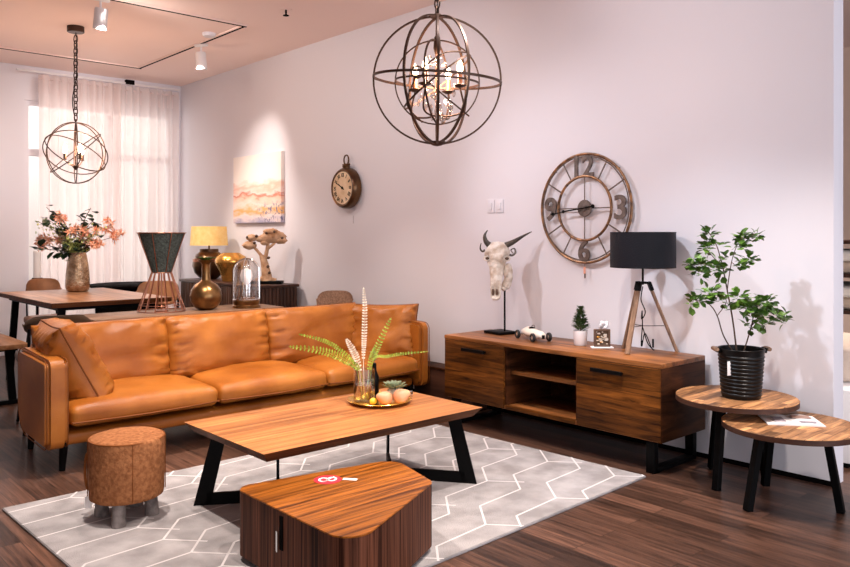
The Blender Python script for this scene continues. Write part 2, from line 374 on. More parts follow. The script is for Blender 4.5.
def softbox(mb, c, d, r, bulge=0, wr=.004, seed=0, m4=None, cuts=16, front=0, mi=0):
    t = bmesh.new(); bmesh.ops.create_cube(t, size=1); bmesh.ops.subdivide_edges(t, edges=t.edges[:], cuts=cuts, use_grid_fill=True)
    h = Vector(d)/2
    for v in t.verts:
        # concentrate the cuts near the rounded edges
        p = Vector([math.sin(q*PI)*.5 for q in v.co]); p = Vector((p.x*d[0], p.y*d[1], p.z*d[2]))
        q = Vector([max(-(h[i]-r), min(h[i]-r, p[i])) for i in range(3)]); dd = p-q
        if dd.length > 1e-6: p = q+dd.normalized()*r
        u = p.x/h.x; w = p.y/h.y
        sgn = 1 if p.z > 0 else -1
        p.z += sgn*bulge*max(0, 1-u*u)**.6*max(0, 1-w*w)**.6*min(1, abs(p.z)/(h.z*.6)) if sgn > 0 else 0
        if front: p.y += (1 if w > 0 else -1)*front*max(0, 1-u*u)*(1-abs(p.z/h.z)**2*.8)*min(1, abs(w)**4)
        e = noise.noise(Vector((p.x*7+seed*3.1, p.y*7, p.z*7)))*wr+noise.noise(Vector((p.x*22+seed, p.y*14, p.z*14)))*wr*.45
        p += p.normalized()*e
        v.co = p
    bmesh.ops.recalc_face_normals(t, faces=t.faces)
    m_ = Matrix.Translation(Vector(c))
    if m4 is not None: m_ = m_ @ m4
    return mb.merge(t, m_, mi)
def pillow(mb, w, h, th, m4, n=26, ear=.05, seed=0, pucker=.012, mi=0, power=.42):
    """pillow in local XZ-plane-ish: x width, y height, z thickness"""
    t = bmesh.new(); sheets = []
    for sg in (1, -1):
        g = []
        for i in range(n+1):
            row = []
            for j in range(n+1):
                u = math.sin((2*i/n-1)*PI/2); v = math.sin((2*j/n-1)*PI/2)
                x = w/2*u*(1-ear*(1-v*v)); y = h/2*v*(1-ear*(1-u*u))
                k = (max(0, 1-u**4)*max(0, 1-v**4))**power if abs(u) < 1 and abs(v) < 1 else 0
                z = sg*th/2*k
                edge = max(abs(u), abs(v))**5
                if 0 < k:
                    s_ = u if abs(v) > abs(u) else v
                    z += sg*pucker*edge*(1-edge)*4*math.sin(s_*21+seed*2+noise.noise(Vector((u*3, v*3, seed)))*5)
                    z += sg*pucker*.9*noise.noise(Vector((u*2.2+seed, v*2.2, sg*2)))
                row.append((x, y, z))
            g.append(row)
        sheets.append(g)
    V = {}
    def vert(sg, i, j):
        if i in (0, n) or j in (0, n): key = (0, i, j)
        else: key = (sg, i, j)
        if key not in V: V[key] = t.verts.new(sheets[sg][i][j] if key[0] == sg and sg else sheets[0][i][j] if key[0] == 0 else sheets[1][i][j])
        return V[key]
    for sg in (0, 1):
        for i in range(n):
            for j in range(n):
                q = [vert(sg, i, j), vert(sg, i+1, j), vert(sg, i+1, j+1), vert(sg, i, j+1)]
                # interior keys for sheet 0 collide with the border key space only on the border
                t.faces.new(q if sg == 0 else q[::-1])
    border = [Vector(sheets[0][i][0]) for i in range(n+1)]+[Vector(sheets[0][n][j]) for j in range(1, n+1)]+[Vector(sheets[0][i][n]) for i in range(n-1, -1, -1)]+[Vector(sheets[0][0][j]) for j in range(n-1, 0, -1)]
    mb.merge(t, m4, mi)
    return [m4 @ p for p in border]

# ------------------------------------------------------------------ room
WX = 4.092; CZ = 3.04; BY = 8.92
def struct(name, mb, mat, smooth=0): return mb.build(name, mat, None, smooth, 'structure')
struct('floor', MB().box((2.5, 3.2, -.05), (13, 14, .1)), M['floor'])
struct('ceiling', MB().box((2.5, 3.2, CZ+.05), (13, 14, .1)), M['ceiling'])
struct('wall_right', MB().box((WX+.063, (1.503+BY+.2)/2, CZ/2), (.126, BY+.2-1.503, CZ)), M['wall'])
# back wall with the window opening  x 2.36..4.0, z .12..2.68
wb = MB(); wy = BY+.08
wb.box(((-3.2+2.36)/2, wy, CZ/2), (2.36+3.2, .16, CZ)); wb.box((3.18, wy, (2.68+CZ)/2), (1.64, .16, CZ-2.68))
wb.box((3.18, wy, .06), (1.64, .16, .12)); wb.box((4.056, wy, CZ/2), (.112, .16, CZ))
struct('wall_back', wb, M['wall'])
struct('wall_left', MB().box((-3.25, 3.7, CZ/2), (.1, 10.6, CZ)), M['wall'])
struct('wall_far_right', MB().box((8.0, 3.2, CZ/2), (.1, 10, CZ)), plain('peach_wall', (.80, .60, .48), .9))
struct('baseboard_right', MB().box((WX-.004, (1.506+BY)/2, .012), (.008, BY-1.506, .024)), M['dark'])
struct('baseboard_back', MB().box((-.4, BY-.012, .045), (5.5, .018, .09), .003), M['wall'])
wf = MB()
for x in (2.385, 3.27, 3.975): wf.box((x, BY+.06, 1.4), (.05, .06, 2.56))
for z in (.145, 2.13, 2.655): wf.box((3.18, BY+.062, z), (1.6, .05, .075 if z == 2.13 else .05))
struct('wall_reflector', MB().box((2.5, 12.0, 2.5), (9, .1, 5)), plain('reflector_white', (.85, .78, .74), .9))  # pale wall added outside, lit to brighten the sheers
w1 = struct('window_1', wf, M['wall'])
MB().box((3.18, BY+.065, 1.4), (1.56, .006, 2.5)).build('window_pane', M['windowglass'], w1)

# ------------------------------------------------------------------ curtains
def curtain(name, x0, x1, y, z0, z1, amp, nf, mat, label, seed):
    root = thing(name, label, 'curtain', ((x0+x1)/2, y, z0), 0, None)
    t = MB(); bm = t.bm; nx = int((x1-x0)*110); nz = 24; g = []
    for i in range(nx+1):
        row = []
        for j in range(nz+1):
            u = i/nx; v = j/nz; x = x0+(x1-x0)*u-(x0+x1)/2
            ph = u*nf*2*PI+noise.noise(Vector((u*5, seed, v*.8)))*3
            a = amp*(.45+.55*abs(noise.noise(Vector((u*9, seed+5, v*.5))))*2)
            row.append(bm.verts.new((x+.008*math.cos(ph)+.01*noise.noise(Vector((u*14, v*2, seed))), a*math.sin(ph), (z1-z0)*v)))
        g.append(row)
    for i in range(nx):
        for j in range(nz): bm.faces.new((g[i][j], g[i+1][j], g[i+1][j+1], g[i][j+1]))
    t.build('cloth_panel', mat, root, 180)
    hd = MB(); n = int((x1-x0)*38)
    hd.tube([((x0-x1)/2+(x1-x0)*i/n, (.012 if i % 2 else -.012), z1-z0-.05+.008*(i % 2)) for i in range(n+1)], .009, 5)
    for i in range(0, n, 2): hd.box(((x0-x1)/2+(x1-x0)*i/n, -.008, z1-z0-.12), (.006, .012, .16), .002)
    hd.build('gathered_header', M['sheer2'], root)
    return root
curtain('sheer_curtain', 3.27, 3.99, BY-.16, .03, 2.93, .045, 8, M['sheer'], 'sheer white curtain over the brighter half of the window, beside the side wall', 1)
curtain('sheer_curtain', 2.44, 3.30, BY-.20, .03, 2.93, .05, 9, M['sheer2'], 'denser pinkish sheer curtain behind the dining table flowers', 2)  # denser, pinker cloth stands in for the dimmer half of the window
rod = MB().tube([(2.25, BY-.14, 2.965), (4.02, BY-.14, 2.965)], .012, 8)
rod.box((3.42, BY-.14, 2.98), (.1, .05, .05), .006, mi=1)
tag(rod.build('curtain_rail', [M['white'], M['dark']]), 'thin white curtain rail with a dark bracket above the sheer curtains', 'curtain rail')

# ------------------------------------------------------------------ ceiling fittings
tr = thing('light_track', 'recessed ceiling light track with a dark slot running around a right angle', 'light track', (3.3, 7, CZ))
t = MB(); t2 = MB()
for (a, b) in (((0, 1.2, -.006), (0, -1.05, -.006)), ((0.02, 1.2, -.006), (-5.5, 1.2, -.006)), ((0.02, -1.05, -.006), (-5.5, -1.05, -.006))):
    t.bar(a, b, .05, .012); a2 = Vector(a)+Vector((0, 0, -.007)); b2 = Vector(b)+Vector((0, 0, -.007)); t2.bar(a2, b2, .02, .004)
t.build('track_housing', M['ceiling'], tr); t2.build('track_slot', M['dark'], tr)
def spot_head(label, loc, tilt, rz):
    r = thing('track_spotlight', label, 'spotlight', loc, rz, 'spotlights on the ceiling track')
    MB().box((0, 0, -.012), (.13, .035, .022), .004).build('adapter', M['white'], r)
    MB().tube([(0, 0, -.02), (0, 0, -.09)], .009, 8).build('stem', M['white'], r)
    rm = Matrix.Rotation(tilt, 3, 'X')
    MB().lathe([(.0, .075), (.042, .075), (.048, .06), (.05, -.085), (.044, -.085), (.042, -.07), (0, -.07)], (0, 0, -.15), 24, 0, rm).build('lamp_can', M['white'], r)
    MB().lathe([(0, -.068), (.041, -.068)], (0, 0, -.15), 20, 0, rm).build('lamp_face', M['spotface'], r)
    return r
spot_head('white cylindrical track spotlight lighting the landscape painting', (3.3, 6.76, CZ-.014), R(6), R(-60))
spot_head('white cylindrical track spotlight at the top edge, left of the ceiling corner track', (2.1, 5.95, CZ-.014), R(14), 0)
sd = thing('smoke_detector', 'pale round disc detector on the ceiling beside the track', 'detector', (3.20, 6.40, CZ))
MB().lathe([(0, -.03), (.05, -.03), (.06, -.012), (.06, 0), (0, 0)], n=24).build('cover', M['wall'], sd)
sk = thing('sprinkler_head', 'small dark fire sprinkler sticking out of the plain ceiling', 'sprinkler', (3.316, 5.316, CZ))
MB().lathe([(0, -.004), (.045, -.004), (.05, 0)], n=20).build('rosette', M['ceiling'], sk)
MB().tube([(0, 0, 0), (0, 0, -.045)], .008).lathe([(0, -.05), (.025, -.05), (.025, -.046), (0, -.044)], n=12).build('nozzle', M['dark'], sk)
cr_ = thing('recessed_downlight', 'round recessed ceiling light cut by the top edge of the photo', 'downlight', (3.72, 4.55, CZ))
MB().lathe([(.045, -.002), (.07, -.006), (.075, 0)], n=28).build('trim_ring', M['ceiling'], cr_)

# ------------------------------------------------------------------ rug
RQ = [Vector((.94, 3.90, 0)), Vector((.985, 2.12, 0)), Vector((3.525, 2.205, 0)), Vector((3.455, 3.93, 0))]
def in_rug(p):
    for i in range(4):
        a = RQ[i]; b = RQ[(i+1) % 4]
        if (b-a).cross(p-a).z < 0: return False
    return True
rg = MB(); rg.prism([(p.x, p.y) for p in RQ], 0, .012, .003)
La, aa, bb = .32, .147, .175
def clipseg(p, q):
    t0, t1 = 0., 1.
    for i in range(4):
        a = RQ[i]; b = RQ[(i+1) % 4]; c0 = (b-a).cross(p-a).z; c1 = (b-a).cross(q-a).z
        if c0 < 0 and c1 < 0: return None
        if c0 < 0: t0 = max(t0, c0/(c0-c1))
        elif c1 < 0: t1 = min(t1, c0/(c0-c1))
    return (p+(q-p)*t0, p+(q-p)*t1) if t1-t0 > .03 else None
rot = Matrix.Rotation(R(2), 3, 'Z')
lv = Vector((.315, .030, 0)); sv = Vector((.147, .175, 0)); kv = Vector((-.028, .196, 0)); dv_ = Vector((.125, -.138, 0))
for i in range(-7, 8):
    for k in range(-22, 24):
        P0 = Vector((3.029, 2.672, 0))+(lv+sv)*i+kv*k
        segs = [(P0, P0+lv), (P0+lv, P0+lv+sv)]
        if (i+k) % 2 == 0 or P0.x < 2.0: segs.append((P0+lv, P0+lv+dv_))
        for a, b in segs:
            s_ = clipseg(a, b)
            if s_:
                p, q = s_; d = (q-p).normalized(); n_ = Vector((-d.y, d.x, 0))*.0048; z_ = Vector((0, 0, .0124+.0001*(segs.index((a, b)))))
                rg.poly([(p-n_)+z_, (q-n_)+z_, (q+n_)+z_, (p+n_)+z_], 1)
tag(rg.build('area_rug', [M['rug'], M['rugline']], None, 0), 'pale grey area rug with a white criss-cross zigzag line pattern', 'rug')

# ------------------------------------------------------------------ sofa
SX0, SX1, SY0, SY1 = 1.225, 3.90, 4.26, 5.02
sofa = thing('sofa', 'cognac brown leather three seat sofa with high sides and black feet', 'sofa', ((SX0+SX1)/2, (SY0+SY1)/2, 0))
ox, oy = (SX0+SX1)/2, (SY0+SY1)/2
def arm(x, name='armrest', hw=.058):
    b = MB()
    t = bmesh.new(); n = 14
    # side outline in YZ: front is upright, top rounded, bottom swept up at the corners
    out = roundpoly([(SY0-oy, .13), (SY0+.53-oy, .15), (SY0+.53-oy, .622), (SY0-oy, .60)], [.05, .17, .06, .05], 6)
    b.prism(out, -hw, hw, .024, m4=Matrix.Translation((x-ox, 0, 0)) @ Matrix(((0, 0, 1, 0), (1, 0, 0, 0), (0, 1, 0, 0), (0, 0, 0, 1))))
    o = b.build(name, M['leather'], sofa, 60)
    pp = MB()
    for sg in (-1, 1):
        pp.tube([(x-ox+sg*(hw-.006), .0+p[0]-.004*(1 if p[0] > (SY0+.3-oy) else -1), .37+(p[1]-.37)*.985) for p in out], .003, 6, closed=True)
    pp.build('piping', M['leather_seam'], o)
arm(SX0+.062); arm(SX1-.045, hw=.045)
b = MB(); softbox(b, (0, SY0+.42-oy, .166), (SX1-SX0-.22, .72, .072), .03, cuts=14, wr=.002); b.build('seat_rail', M['leather'], sofa, 60)
b = MB(); softbox(b, (0, SY1-.065-oy, .38), (SX1-SX0-.24, .12, .48), .045, cuts=14, wr=.002); b.build('back_frame', M['leather'], sofa, 60)
xs = [1.35, 2.20, 2.985, 3.80]
for i in range(3):
    w = xs[i+1]-xs[i]; cx = (xs[i]+xs[i+1])/2-ox
    b = MB(); softbox(b, (cx, SY0+.335-oy, .288), (w-.008, .68, .108), .038, bulge=.052, wr=.008, seed=i*5+1, cuts=22, front=.012)
    o = b.build('seat_cushion', M['leather'], sofa, 180)
    pp = MB()
    for z in (.262,):
        hw = w/2-.01; pp.tube(smoothpath([(cx-hw, SY0+.3-oy, z), (cx-hw+.006, SY0+.03-oy, z), (cx-hw+.035, SY0-.006-oy, z), (cx, SY0-.021-oy, z-.004), (cx+hw-.035, SY0-.006-oy, z), (cx+hw-.006, SY0+.03-oy, z), (cx+hw, SY0+.3-oy, z)]), .005, 6)
    pp.build('piping', M['leather_seam'], o)
xb = [1.33, 2.10, 2.82, 3.62]
for i in range(3):
    w = xb[i+1]-xb[i]; cx = (xb[i]+xb[i+1])/2-ox
    m4 = Matrix.Translation((cx, SY1-.215-oy, .522)) @ Matrix.Rotation(R(90-9), 4, 'X')
    b = MB(); bd = pillow(b, w+.03, .415, .25, m4, seed=i*3+1, ear=.02, power=.36, pucker=.016)
    o = b.build('back_cushion', M['leather'], sofa, 180)
    MB().tube(bd, .0035, 5, closed=True).build('piping', M['leather_seam'], o)
for x in (SX0+.12, SX1-.12):
    for y in (SY0+.09, SY1-.10):
        sg = -1 if x < ox else 1
        MB().tube([(x-ox, y-oy, .16), (x-ox+sg*.01, y-oy, .0)], [.024, .016], 12).build('foot', M['black'], sofa)
def throw(label, c, size, th, rz, lean, seed, roll=0):
    r = thing('throw_pillow', label, 'cushion', c, rz)
    m4 = Matrix.Rotation(R(lean), 4, 'X') @ Matrix.Rotation(R(90), 4, 'X') @ Matrix.Rotation(R(roll), 4, 'Z')
    b = MB(); bd = pillow(b, size[0], size[1], th, m4, seed=seed, ear=.06, pucker=.02, power=.4)
    b.build('cushion_body', M['leather'], r, 180); MB().tube(bd, .005, 6, closed=True).build('seam_piping', M['leather_seam'], r)
    return r
throw('cognac leather throw pillow leaning on the sofa arm nearest the stool', (1.465, 4.61, .535), (.52, .49), .25, R(84), -27, 4, 0)
throw('cognac leather throw pillow against the sofa arm near the clock wall', (3.70, 4.585, .52), (.55, .42), .17, R(-48), -12, 9, 0)

# ------------------------------------------------------------------ coffee table
ct = thing('coffee_table', 'rectangular wooden coffee table with black flat-steel angled legs on the rug', 'coffee table', (2.195, 3.037, .012))
def T(x, y, z): return (x-2.195, y-3.037, z-.012)
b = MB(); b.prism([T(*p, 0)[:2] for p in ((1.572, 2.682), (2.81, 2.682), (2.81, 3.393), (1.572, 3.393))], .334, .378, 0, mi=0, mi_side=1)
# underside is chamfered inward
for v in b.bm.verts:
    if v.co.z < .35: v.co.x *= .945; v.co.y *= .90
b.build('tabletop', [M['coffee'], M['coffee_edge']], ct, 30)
def wp(t_, l): return (t_*.67039+l*.74201, t_*.74201-l*.67039)
A = Vector((1.598, 3.349)); J1 = Vector(wp(3.617, -.689)); Nn = Vector(wp(3.20, -.605)); Cc = Vector((2.784, 2.697)); J2 = Vector(wp(3.964, -.17)); D = Vector(wp(4.30, -.209))
def frame(P, J, Q):
    z = .018; h = .056
    P3, J3, Q3 = [Vector((p.x, p.y, 0)) for p in (P, J, Q)]
    dPJ = (J3-P3).normalized(); dQJ = (J3-Q3).normalized()
    off = Vector((-2.195, -3.037, 0)); n1 = Vector((-dPJ.y, dPJ.x, 0)); n2 = Vector((-dQJ.y, dQJ.x, 0))
    def plate(name, pts, nrm):
        m = MB(); bm = m.bm; a = [bm.verts.new(p+off+nrm*.006) for p in pts]; c = [bm.verts.new(p+off-nrm*.006) for p in pts]
        bm.faces.new(a); bm.faces.new(c[::-1]); k = len(pts)
        for i in range(k): bm.faces.new((a[i], c[i], c[(i+1) % k], a[(i+1) % k]))
        bmesh.ops.recalc_face_normals(bm, faces=bm.faces)
        return m.build(name, M['black'], ct, 20)
    U = Vector((0, 0, 1))
    plate('leg', [P3-dPJ*.0, P3+dPJ*.075, P3+dPJ*.150+U*.332, P3+dPJ*.085+U*.332], n1)
    plate('leg', [Q3, Q3+dQJ*.07, Q3+dQJ*.135+U*.332, Q3+dQJ*.065+U*.332], n2)
    plate('floor_bar', [P3+dPJ*.05, J3+dPJ*.006, J3+dPJ*.006+U*h, P3+dPJ*.062+U*h], n1)
    plate('floor_bar', [Q3+dQJ*.05, J3, J3+U*h, Q3+dQJ*.06+U*h], n2)
frame(A, J1, Nn); frame(Cc, J2, D)

# ------------------------------------------------------------------ block table
bt = thing('block_table', 'low solid walnut block side table with rounded corners and a red round sticker', 'side table', (1.75, 2.33, .012))
def Tb(x, y): return (x-1.75, y-2.33)
poly = roundpoly([Tb(1.46, 1.95), Tb(2.072, 2.243), Tb(2.16, 2.585), Tb(1.455, 2.715)], [.085, .07, .085, .06], 10)
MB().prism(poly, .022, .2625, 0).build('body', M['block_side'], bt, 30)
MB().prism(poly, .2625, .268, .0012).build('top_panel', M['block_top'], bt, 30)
for x, y in ((1.54, 2.08), (1.55, 2.6), (1.96, 2.28), (2.05, 2.5)):
    MB().lathe([(0, 0), (.02, 0), (.022, .022), (0, .022)], (*Tb(x, y), 0), 16).build('foot', M['black'], bt)
sc = Tb(1.778, 2.543)
st = MB().lathe([(0, .2694), (.055, .2694), (.055, .2682)], (*sc, 0), 32); sto = st.build('round_sticker', M['red'], bt, 20); sto['label'] = 'red round sticker with a white looped symbol'
lg = MB()
RM = Matrix.Rotation(R(-42), 3, 'Z')
for ax, ay in ((-.017, -.004), (.017, .006)):
    lg.ring((sc[0]+ax*.9, sc[1]+ay-ax*.75, .2698), .016, .0, RM @ Matrix.Identity(3), n=24, flat=(.008, .0008), ry=.022)
lg.box((sc[0]+.004, sc[1]-.001, .2698), (.075, .007, .0008), 0, R(20))
lg.build('sticker_symbol', M['paper'], sto)
MB().box((*Tb(1.846, 2.487), .2692), (.058, .022, .001), 0, R(-52)).build('paper_strip', M['paper'], bt)
MB().box((-.294, .035, .19), (.006, .022, .12), .002).build('hanging_strap', M['dark'], bt)
MB().box((-.300, .058, .155), (.002, .014, .07), 0, R(-20)).build('price_tag', M['paper'], bt)

# ------------------------------------------------------------------ stool
so = thing('pouf_stool', 'round brown suede stool with a side handle on grey log legs', 'stool', (1.325, 3.43, .012)); so.scale = (1, 1, 1.035)
b = MB()
t = bmesh.new()
prof = [(0, .088), (.146, .088), (.156, .094), (.158, .11), (.160, .2), (.1595, .325), (.157, .337), (.150, .343), (.08, .347), (0, .348)]
b.lathe(prof, n=56)
for v in b.bm.verts:
    p = v.co
    if p.length > 0: p += Vector((p.x, p.y, 0))*noise.noise(p*9)*.05
b.build('padded_drum', M['suede'], so, 60)
s2 = MB().ring((0, 0, .336), .1575, .003, n=56); a0 = R(-103)
for a0 in (R(-103), R(-20), R(160)): s2.tube([(.1605*math.cos(a0), .1605*math.sin(a0), z) for z in (.335, .2, .1)], .002, 5)
s2.build('seam', M['leather_seam'], so)
vx = Vector((-.75, .66, 0)).normalized()*.16
MB().tube(smoothpath([vx+Vector((0, 0, .27)), vx*1.12+Vector((0, 0, .255)), vx*1.16+Vector((0, 0, .18)), vx*1.1+Vector((0, 0, .12)), vx+Vector((0, 0, .11))]), .006, 8).build('carry_handle', M['leather_seam'], so)
MB().box(vx*1.04+Vector((-.008, -.01, .06)), (.003, .03, .05), .0005, R(50)).build('swing_tag', M['paper'], so)
for (x, y) in ((-.085, .075), (-.078, -.108), (.088, -.06), (.08, .10)):
    MB().tube([(x*.92, y*.92, .1), (x*.97, y*.97, .05), (x, y, 0)], [.026, .029, .031], 12).build('leg', M['greywood'], so)

# ------------------------------------------------------------------ sideboard
sb = thing('sideboard', 'long low walnut sideboard with open middle shelves against the clock wall', 'sideboard', (3.822, 2.972, 0))
sx, sy = 3.822, 2.972
FX, BX, Y0, Y1, Z0, Z1 = 3.594-sx, 4.05-sx, 2.160-sy, 3.784-sy, .17, .581
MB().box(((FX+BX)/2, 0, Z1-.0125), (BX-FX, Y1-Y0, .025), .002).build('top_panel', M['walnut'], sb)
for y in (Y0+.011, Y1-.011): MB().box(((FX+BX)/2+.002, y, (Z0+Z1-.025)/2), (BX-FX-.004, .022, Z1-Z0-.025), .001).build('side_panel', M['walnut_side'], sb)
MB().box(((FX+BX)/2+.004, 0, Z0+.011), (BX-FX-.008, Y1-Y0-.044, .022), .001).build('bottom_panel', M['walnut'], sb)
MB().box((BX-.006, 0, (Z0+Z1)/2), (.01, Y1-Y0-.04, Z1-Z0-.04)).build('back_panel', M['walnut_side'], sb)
yl, yr = 3.248-sy, 2.700-sy
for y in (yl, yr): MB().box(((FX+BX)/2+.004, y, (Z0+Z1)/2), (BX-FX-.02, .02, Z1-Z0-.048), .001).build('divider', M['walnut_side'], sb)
MB().box(((FX+BX)/2+.02, (yl+yr)/2, .392), (BX-FX-.07, yl-yr-.02, .02), .001).build('shelf', M['walnut'], sb)
b = MB(); b.box((FX+.012, (yl+yr)/2, Z0+.014), (.02, yl-yr-.02, .026), .001); b.build('bottom_lip', M['walnut_front'], sb)
for y0, y1, hy, hw in ((yl+.004, Y1-.004, 3.50-sy, .20), (Y0+.004, yr-.004, 2.485-sy, .20)):
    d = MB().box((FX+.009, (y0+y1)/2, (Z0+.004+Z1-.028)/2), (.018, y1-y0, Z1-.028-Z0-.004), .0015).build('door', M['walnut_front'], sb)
    h = MB().bar((FX-.022, hy-hw/2, .505), (FX-.022, hy+hw/2, .505), .012, .02)
    for q in (-1, 1): h.box((FX-.010, hy+q*(hw/2-.01), .505), (.026, .012, .01))
    h.build('handle', M['black'], d)
for y in (2.23-sy, 3.70-sy):
    b = MB()
    for x in (FX+.03, BX-.03): b.box((x, y, Z0/2), (.04, .05, Z0), .002)
    b.box(((FX+BX)/2, y, .012), (BX-FX-.06, .05, .024), .002); b.build('base_frame', M['black'], sb)
MB().box(((FX+BX)/2, 0, Z0-.012), (.05, 1.44, .024), .001).build('cross_rail', M['black'], sb)
# low dark box between sofa and sideboard
lb = thing('low_dark_cabinet', 'low dark reddish wooden box between sofa arm and sideboard', 'cabinet', (3.985, 4.14, 0))
MB().box((0, 0, .13), (.15, .62, .26), .003).build('body', M['darkwood'], lb)
MB().box((0, 0, .267), (.16, .63, .014), .002).build('top_panel', M['walnut_side'], lb)

# ------------------------------------------------------------------ round nesting tables
def round_table(label, c, r, h, feet):
    t_ = thing('round_table', label, 'side table', c, 0, 'nesting round side tables')
    MB().lathe([(0, h-.028), (r-.006, h-.028), (r, h-.022), (r, h-.002), (r-.0015, h), (0, h)], n=72).build('tabletop', M['patch'], t_)
    MB().ring((0, 0, h-.0145), r+.0002, .01, n=72, flat=(.0016, .024)).build('metal_rim', M['darkwood'], t_)
    for fx, fy in feet:
        x, y = fx-c[0], fy-c[1]
        MB().bar((x, y, 0), (x*.72, y*.72, h-.028), .034, .034, bev=.002).build('leg', M['black'], t_)
    return t_
round_table('larger taller round side table holding the black plant bucket', (3.78, 1.850, 0), .289, .44, ((3.609, 1.867), (3.93, 2.06), (3.97, 1.785)))
rt2 = round_table('smaller lower round side table with the open magazine on it', (3.69, 1.545, 0), .300, .372, ((3.445, 1.632), (3.733, 1.339), (3.86, 1.74)))
mg = thing('magazine', 'open white magazine lying on the lower round table', 'magazine', (3.74, 1.565, .3725), R(38))
b = MB(); 
for sgn in (-1, 1):
    q = 8
    for i in range(q):
        y0_ = sgn*.125*i/q; y1_ = sgn*.125*(i+1)/q
        z0_ = .004+.006*math.sin(PI*min(1, i/q*1.1)); z1_ = .004+.006*math.sin(PI*min(1, (i+1)/q*1.1))
        b.poly([(-.1, y0_, z0_), (.1, y0_, z0_), (.1, y1_, z1_), (-.1, y1_, z1_)]); b.poly([(-.1, y0_, 0), (.1, y0_, 0), (.1, y1_, 0), (-.1, y1_, 0)])
        b.poly([(-.1, y0_, 0), (-.1, y1_, 0), (-.1, y1_, z1_), (-.1, y0_, z0_)])
bmesh.ops.remove_doubles(b.bm, verts=b.bm.verts, dist=.0001); bmesh.ops.recalc_face_normals(b.bm, faces=b.bm.faces)
b.build('pages', M['paper'], mg)
b = MB(); b.box((.045, -.055, .0115), (.06, .085, .0006)); b.box((-.02, .06, .0115), (.09, .05, .0006), mi=1); b.box((-.06, -.06, .0115), (.03, .07, .0006), mi=1)
b.build('printed_picture', [plain('brown_print', (.40, .25, .20), .6), plain('grey_print', (.35, .30, .33), .6)], mg)

# ------------------------------------------------------------------ plant in bucket
PX, PY, PZ = 3.775, 1.822, .4405
pb = thing('plant_bucket', 'black ribbed bucket planter with wooden ear handles', 'planter', (PX, PY, PZ))
prof = [(0, 0), (.088, 0), (.091, .006)]
for i in range(11):
    z = .018+i*.0185; r = .0915+.018*z/.24
    prof += [(r, z-.004), (r+.0035, z), (r+.0035, z+.006), (r, z+.010)]
prof += [(.110, .232), (.113, .243), (.110, .246), (.105, .243), (.102, .2), (0, .2)]
MB().lathe(prof, n=48).build('pail', M['blackbucket'], pb)
cam_r = Vector((.742, -.670, 0)); cam_f = Vector((.670, .742, 0)); hdir = cam_r
for s_ in (-1, 1):
    q = hdir*s_
    MB().box(q*.115+Vector((0, 0, .236)), (.012, .05, .028), .004, math.atan2(q.y, q.x)).build('ear_bracket', M['black'], pb)
    MB().tube([q*.131+Vector((-q.y, q.x, 0))*a+Vector((0, 0, .242)) for a in (-.03, 0, .03)], [.010, .0125, .010], 10).build('wood_grip', M['legwood'], pb)
MB().box(cam_r*-.088+cam_f*-.072+Vector((0, 0, .155)), (.002, .026, .07), .0008, R(78)).build('price_tag', M['paper'], pb)
pl = thing('leafy_plant', 'small green tree with round leaf clusters growing in the black bucket', 'plant', (PX, PY, PZ+.2))
MB().lathe([(0, .006), (.08, .004), (.101, .001), (.101, 0), (0, 0)], n=24).build('soil', M['soil'], pl)
cam_r = Vector((.742, -.670, 0)); cam_f = Vector((.670, .742, 0))
def pp_(px, py, dep=0):   # offsets from the bucket axis: right, up, away (metres)
    s_ = 3.88/777
    return cam_r*((px-743)*s_)+Vector((0, 0, 1.25-(py-235)*s_-(PZ+.2)))+cam_f*dep
br = MB()
branches = [([(739, 356, 0), (733, 320, -.02), (729, 290, .0), (727, 268, .03), (722, 245, .05), (714, 232, .05)], .006),
            ([(729, 290, 0), (731, 262, -.03), (735, 245, -.05), (742, 236, -.04)], .0035), ([(742, 236, -.04), (750, 236, -.02), (758, 233, 0)], .002),
            ([(731, 262, -.03), (738, 268, -.06), (744, 262, -.07)], .0025), ([(727, 268, .03), (715, 266, .0), (702, 262, -.03), (690, 262, -.04)], .003),
            ([(727, 268, .03), (712, 250, .04), (706, 243, .0)], .003),
            ([(736, 352, .02), (725, 335, .0), (716, 315, -.04), (706, 303, -.07), (694, 299, -.08), (686, 298, -.08)], .005),
            ([(716, 315, -.04), (722, 300, -.08), (712, 290, -.1), (703, 287, -.1)], .003),
            ([(744, 356, 0), (748, 335, -.03), (750, 315, -.06), (745, 300, -.08), (738, 292, -.09)], .005),
            ([(749, 325, -.05), (760, 312, -.05), (770, 308, -.02), (780, 314, 0), (790, 313, .02)], .004), ([(750, 315, -.06), (757, 300, -.05), (763, 296, -.05)], .003)]
for pts, r0 in branches:
    ps = smoothpath([pp_(*p) for p in pts], 5); br.tube(ps, lerpl(r0*.75, r0*.35, len(ps)), 7)
br.build('branch', M['bark'], pl)
lf = MB()
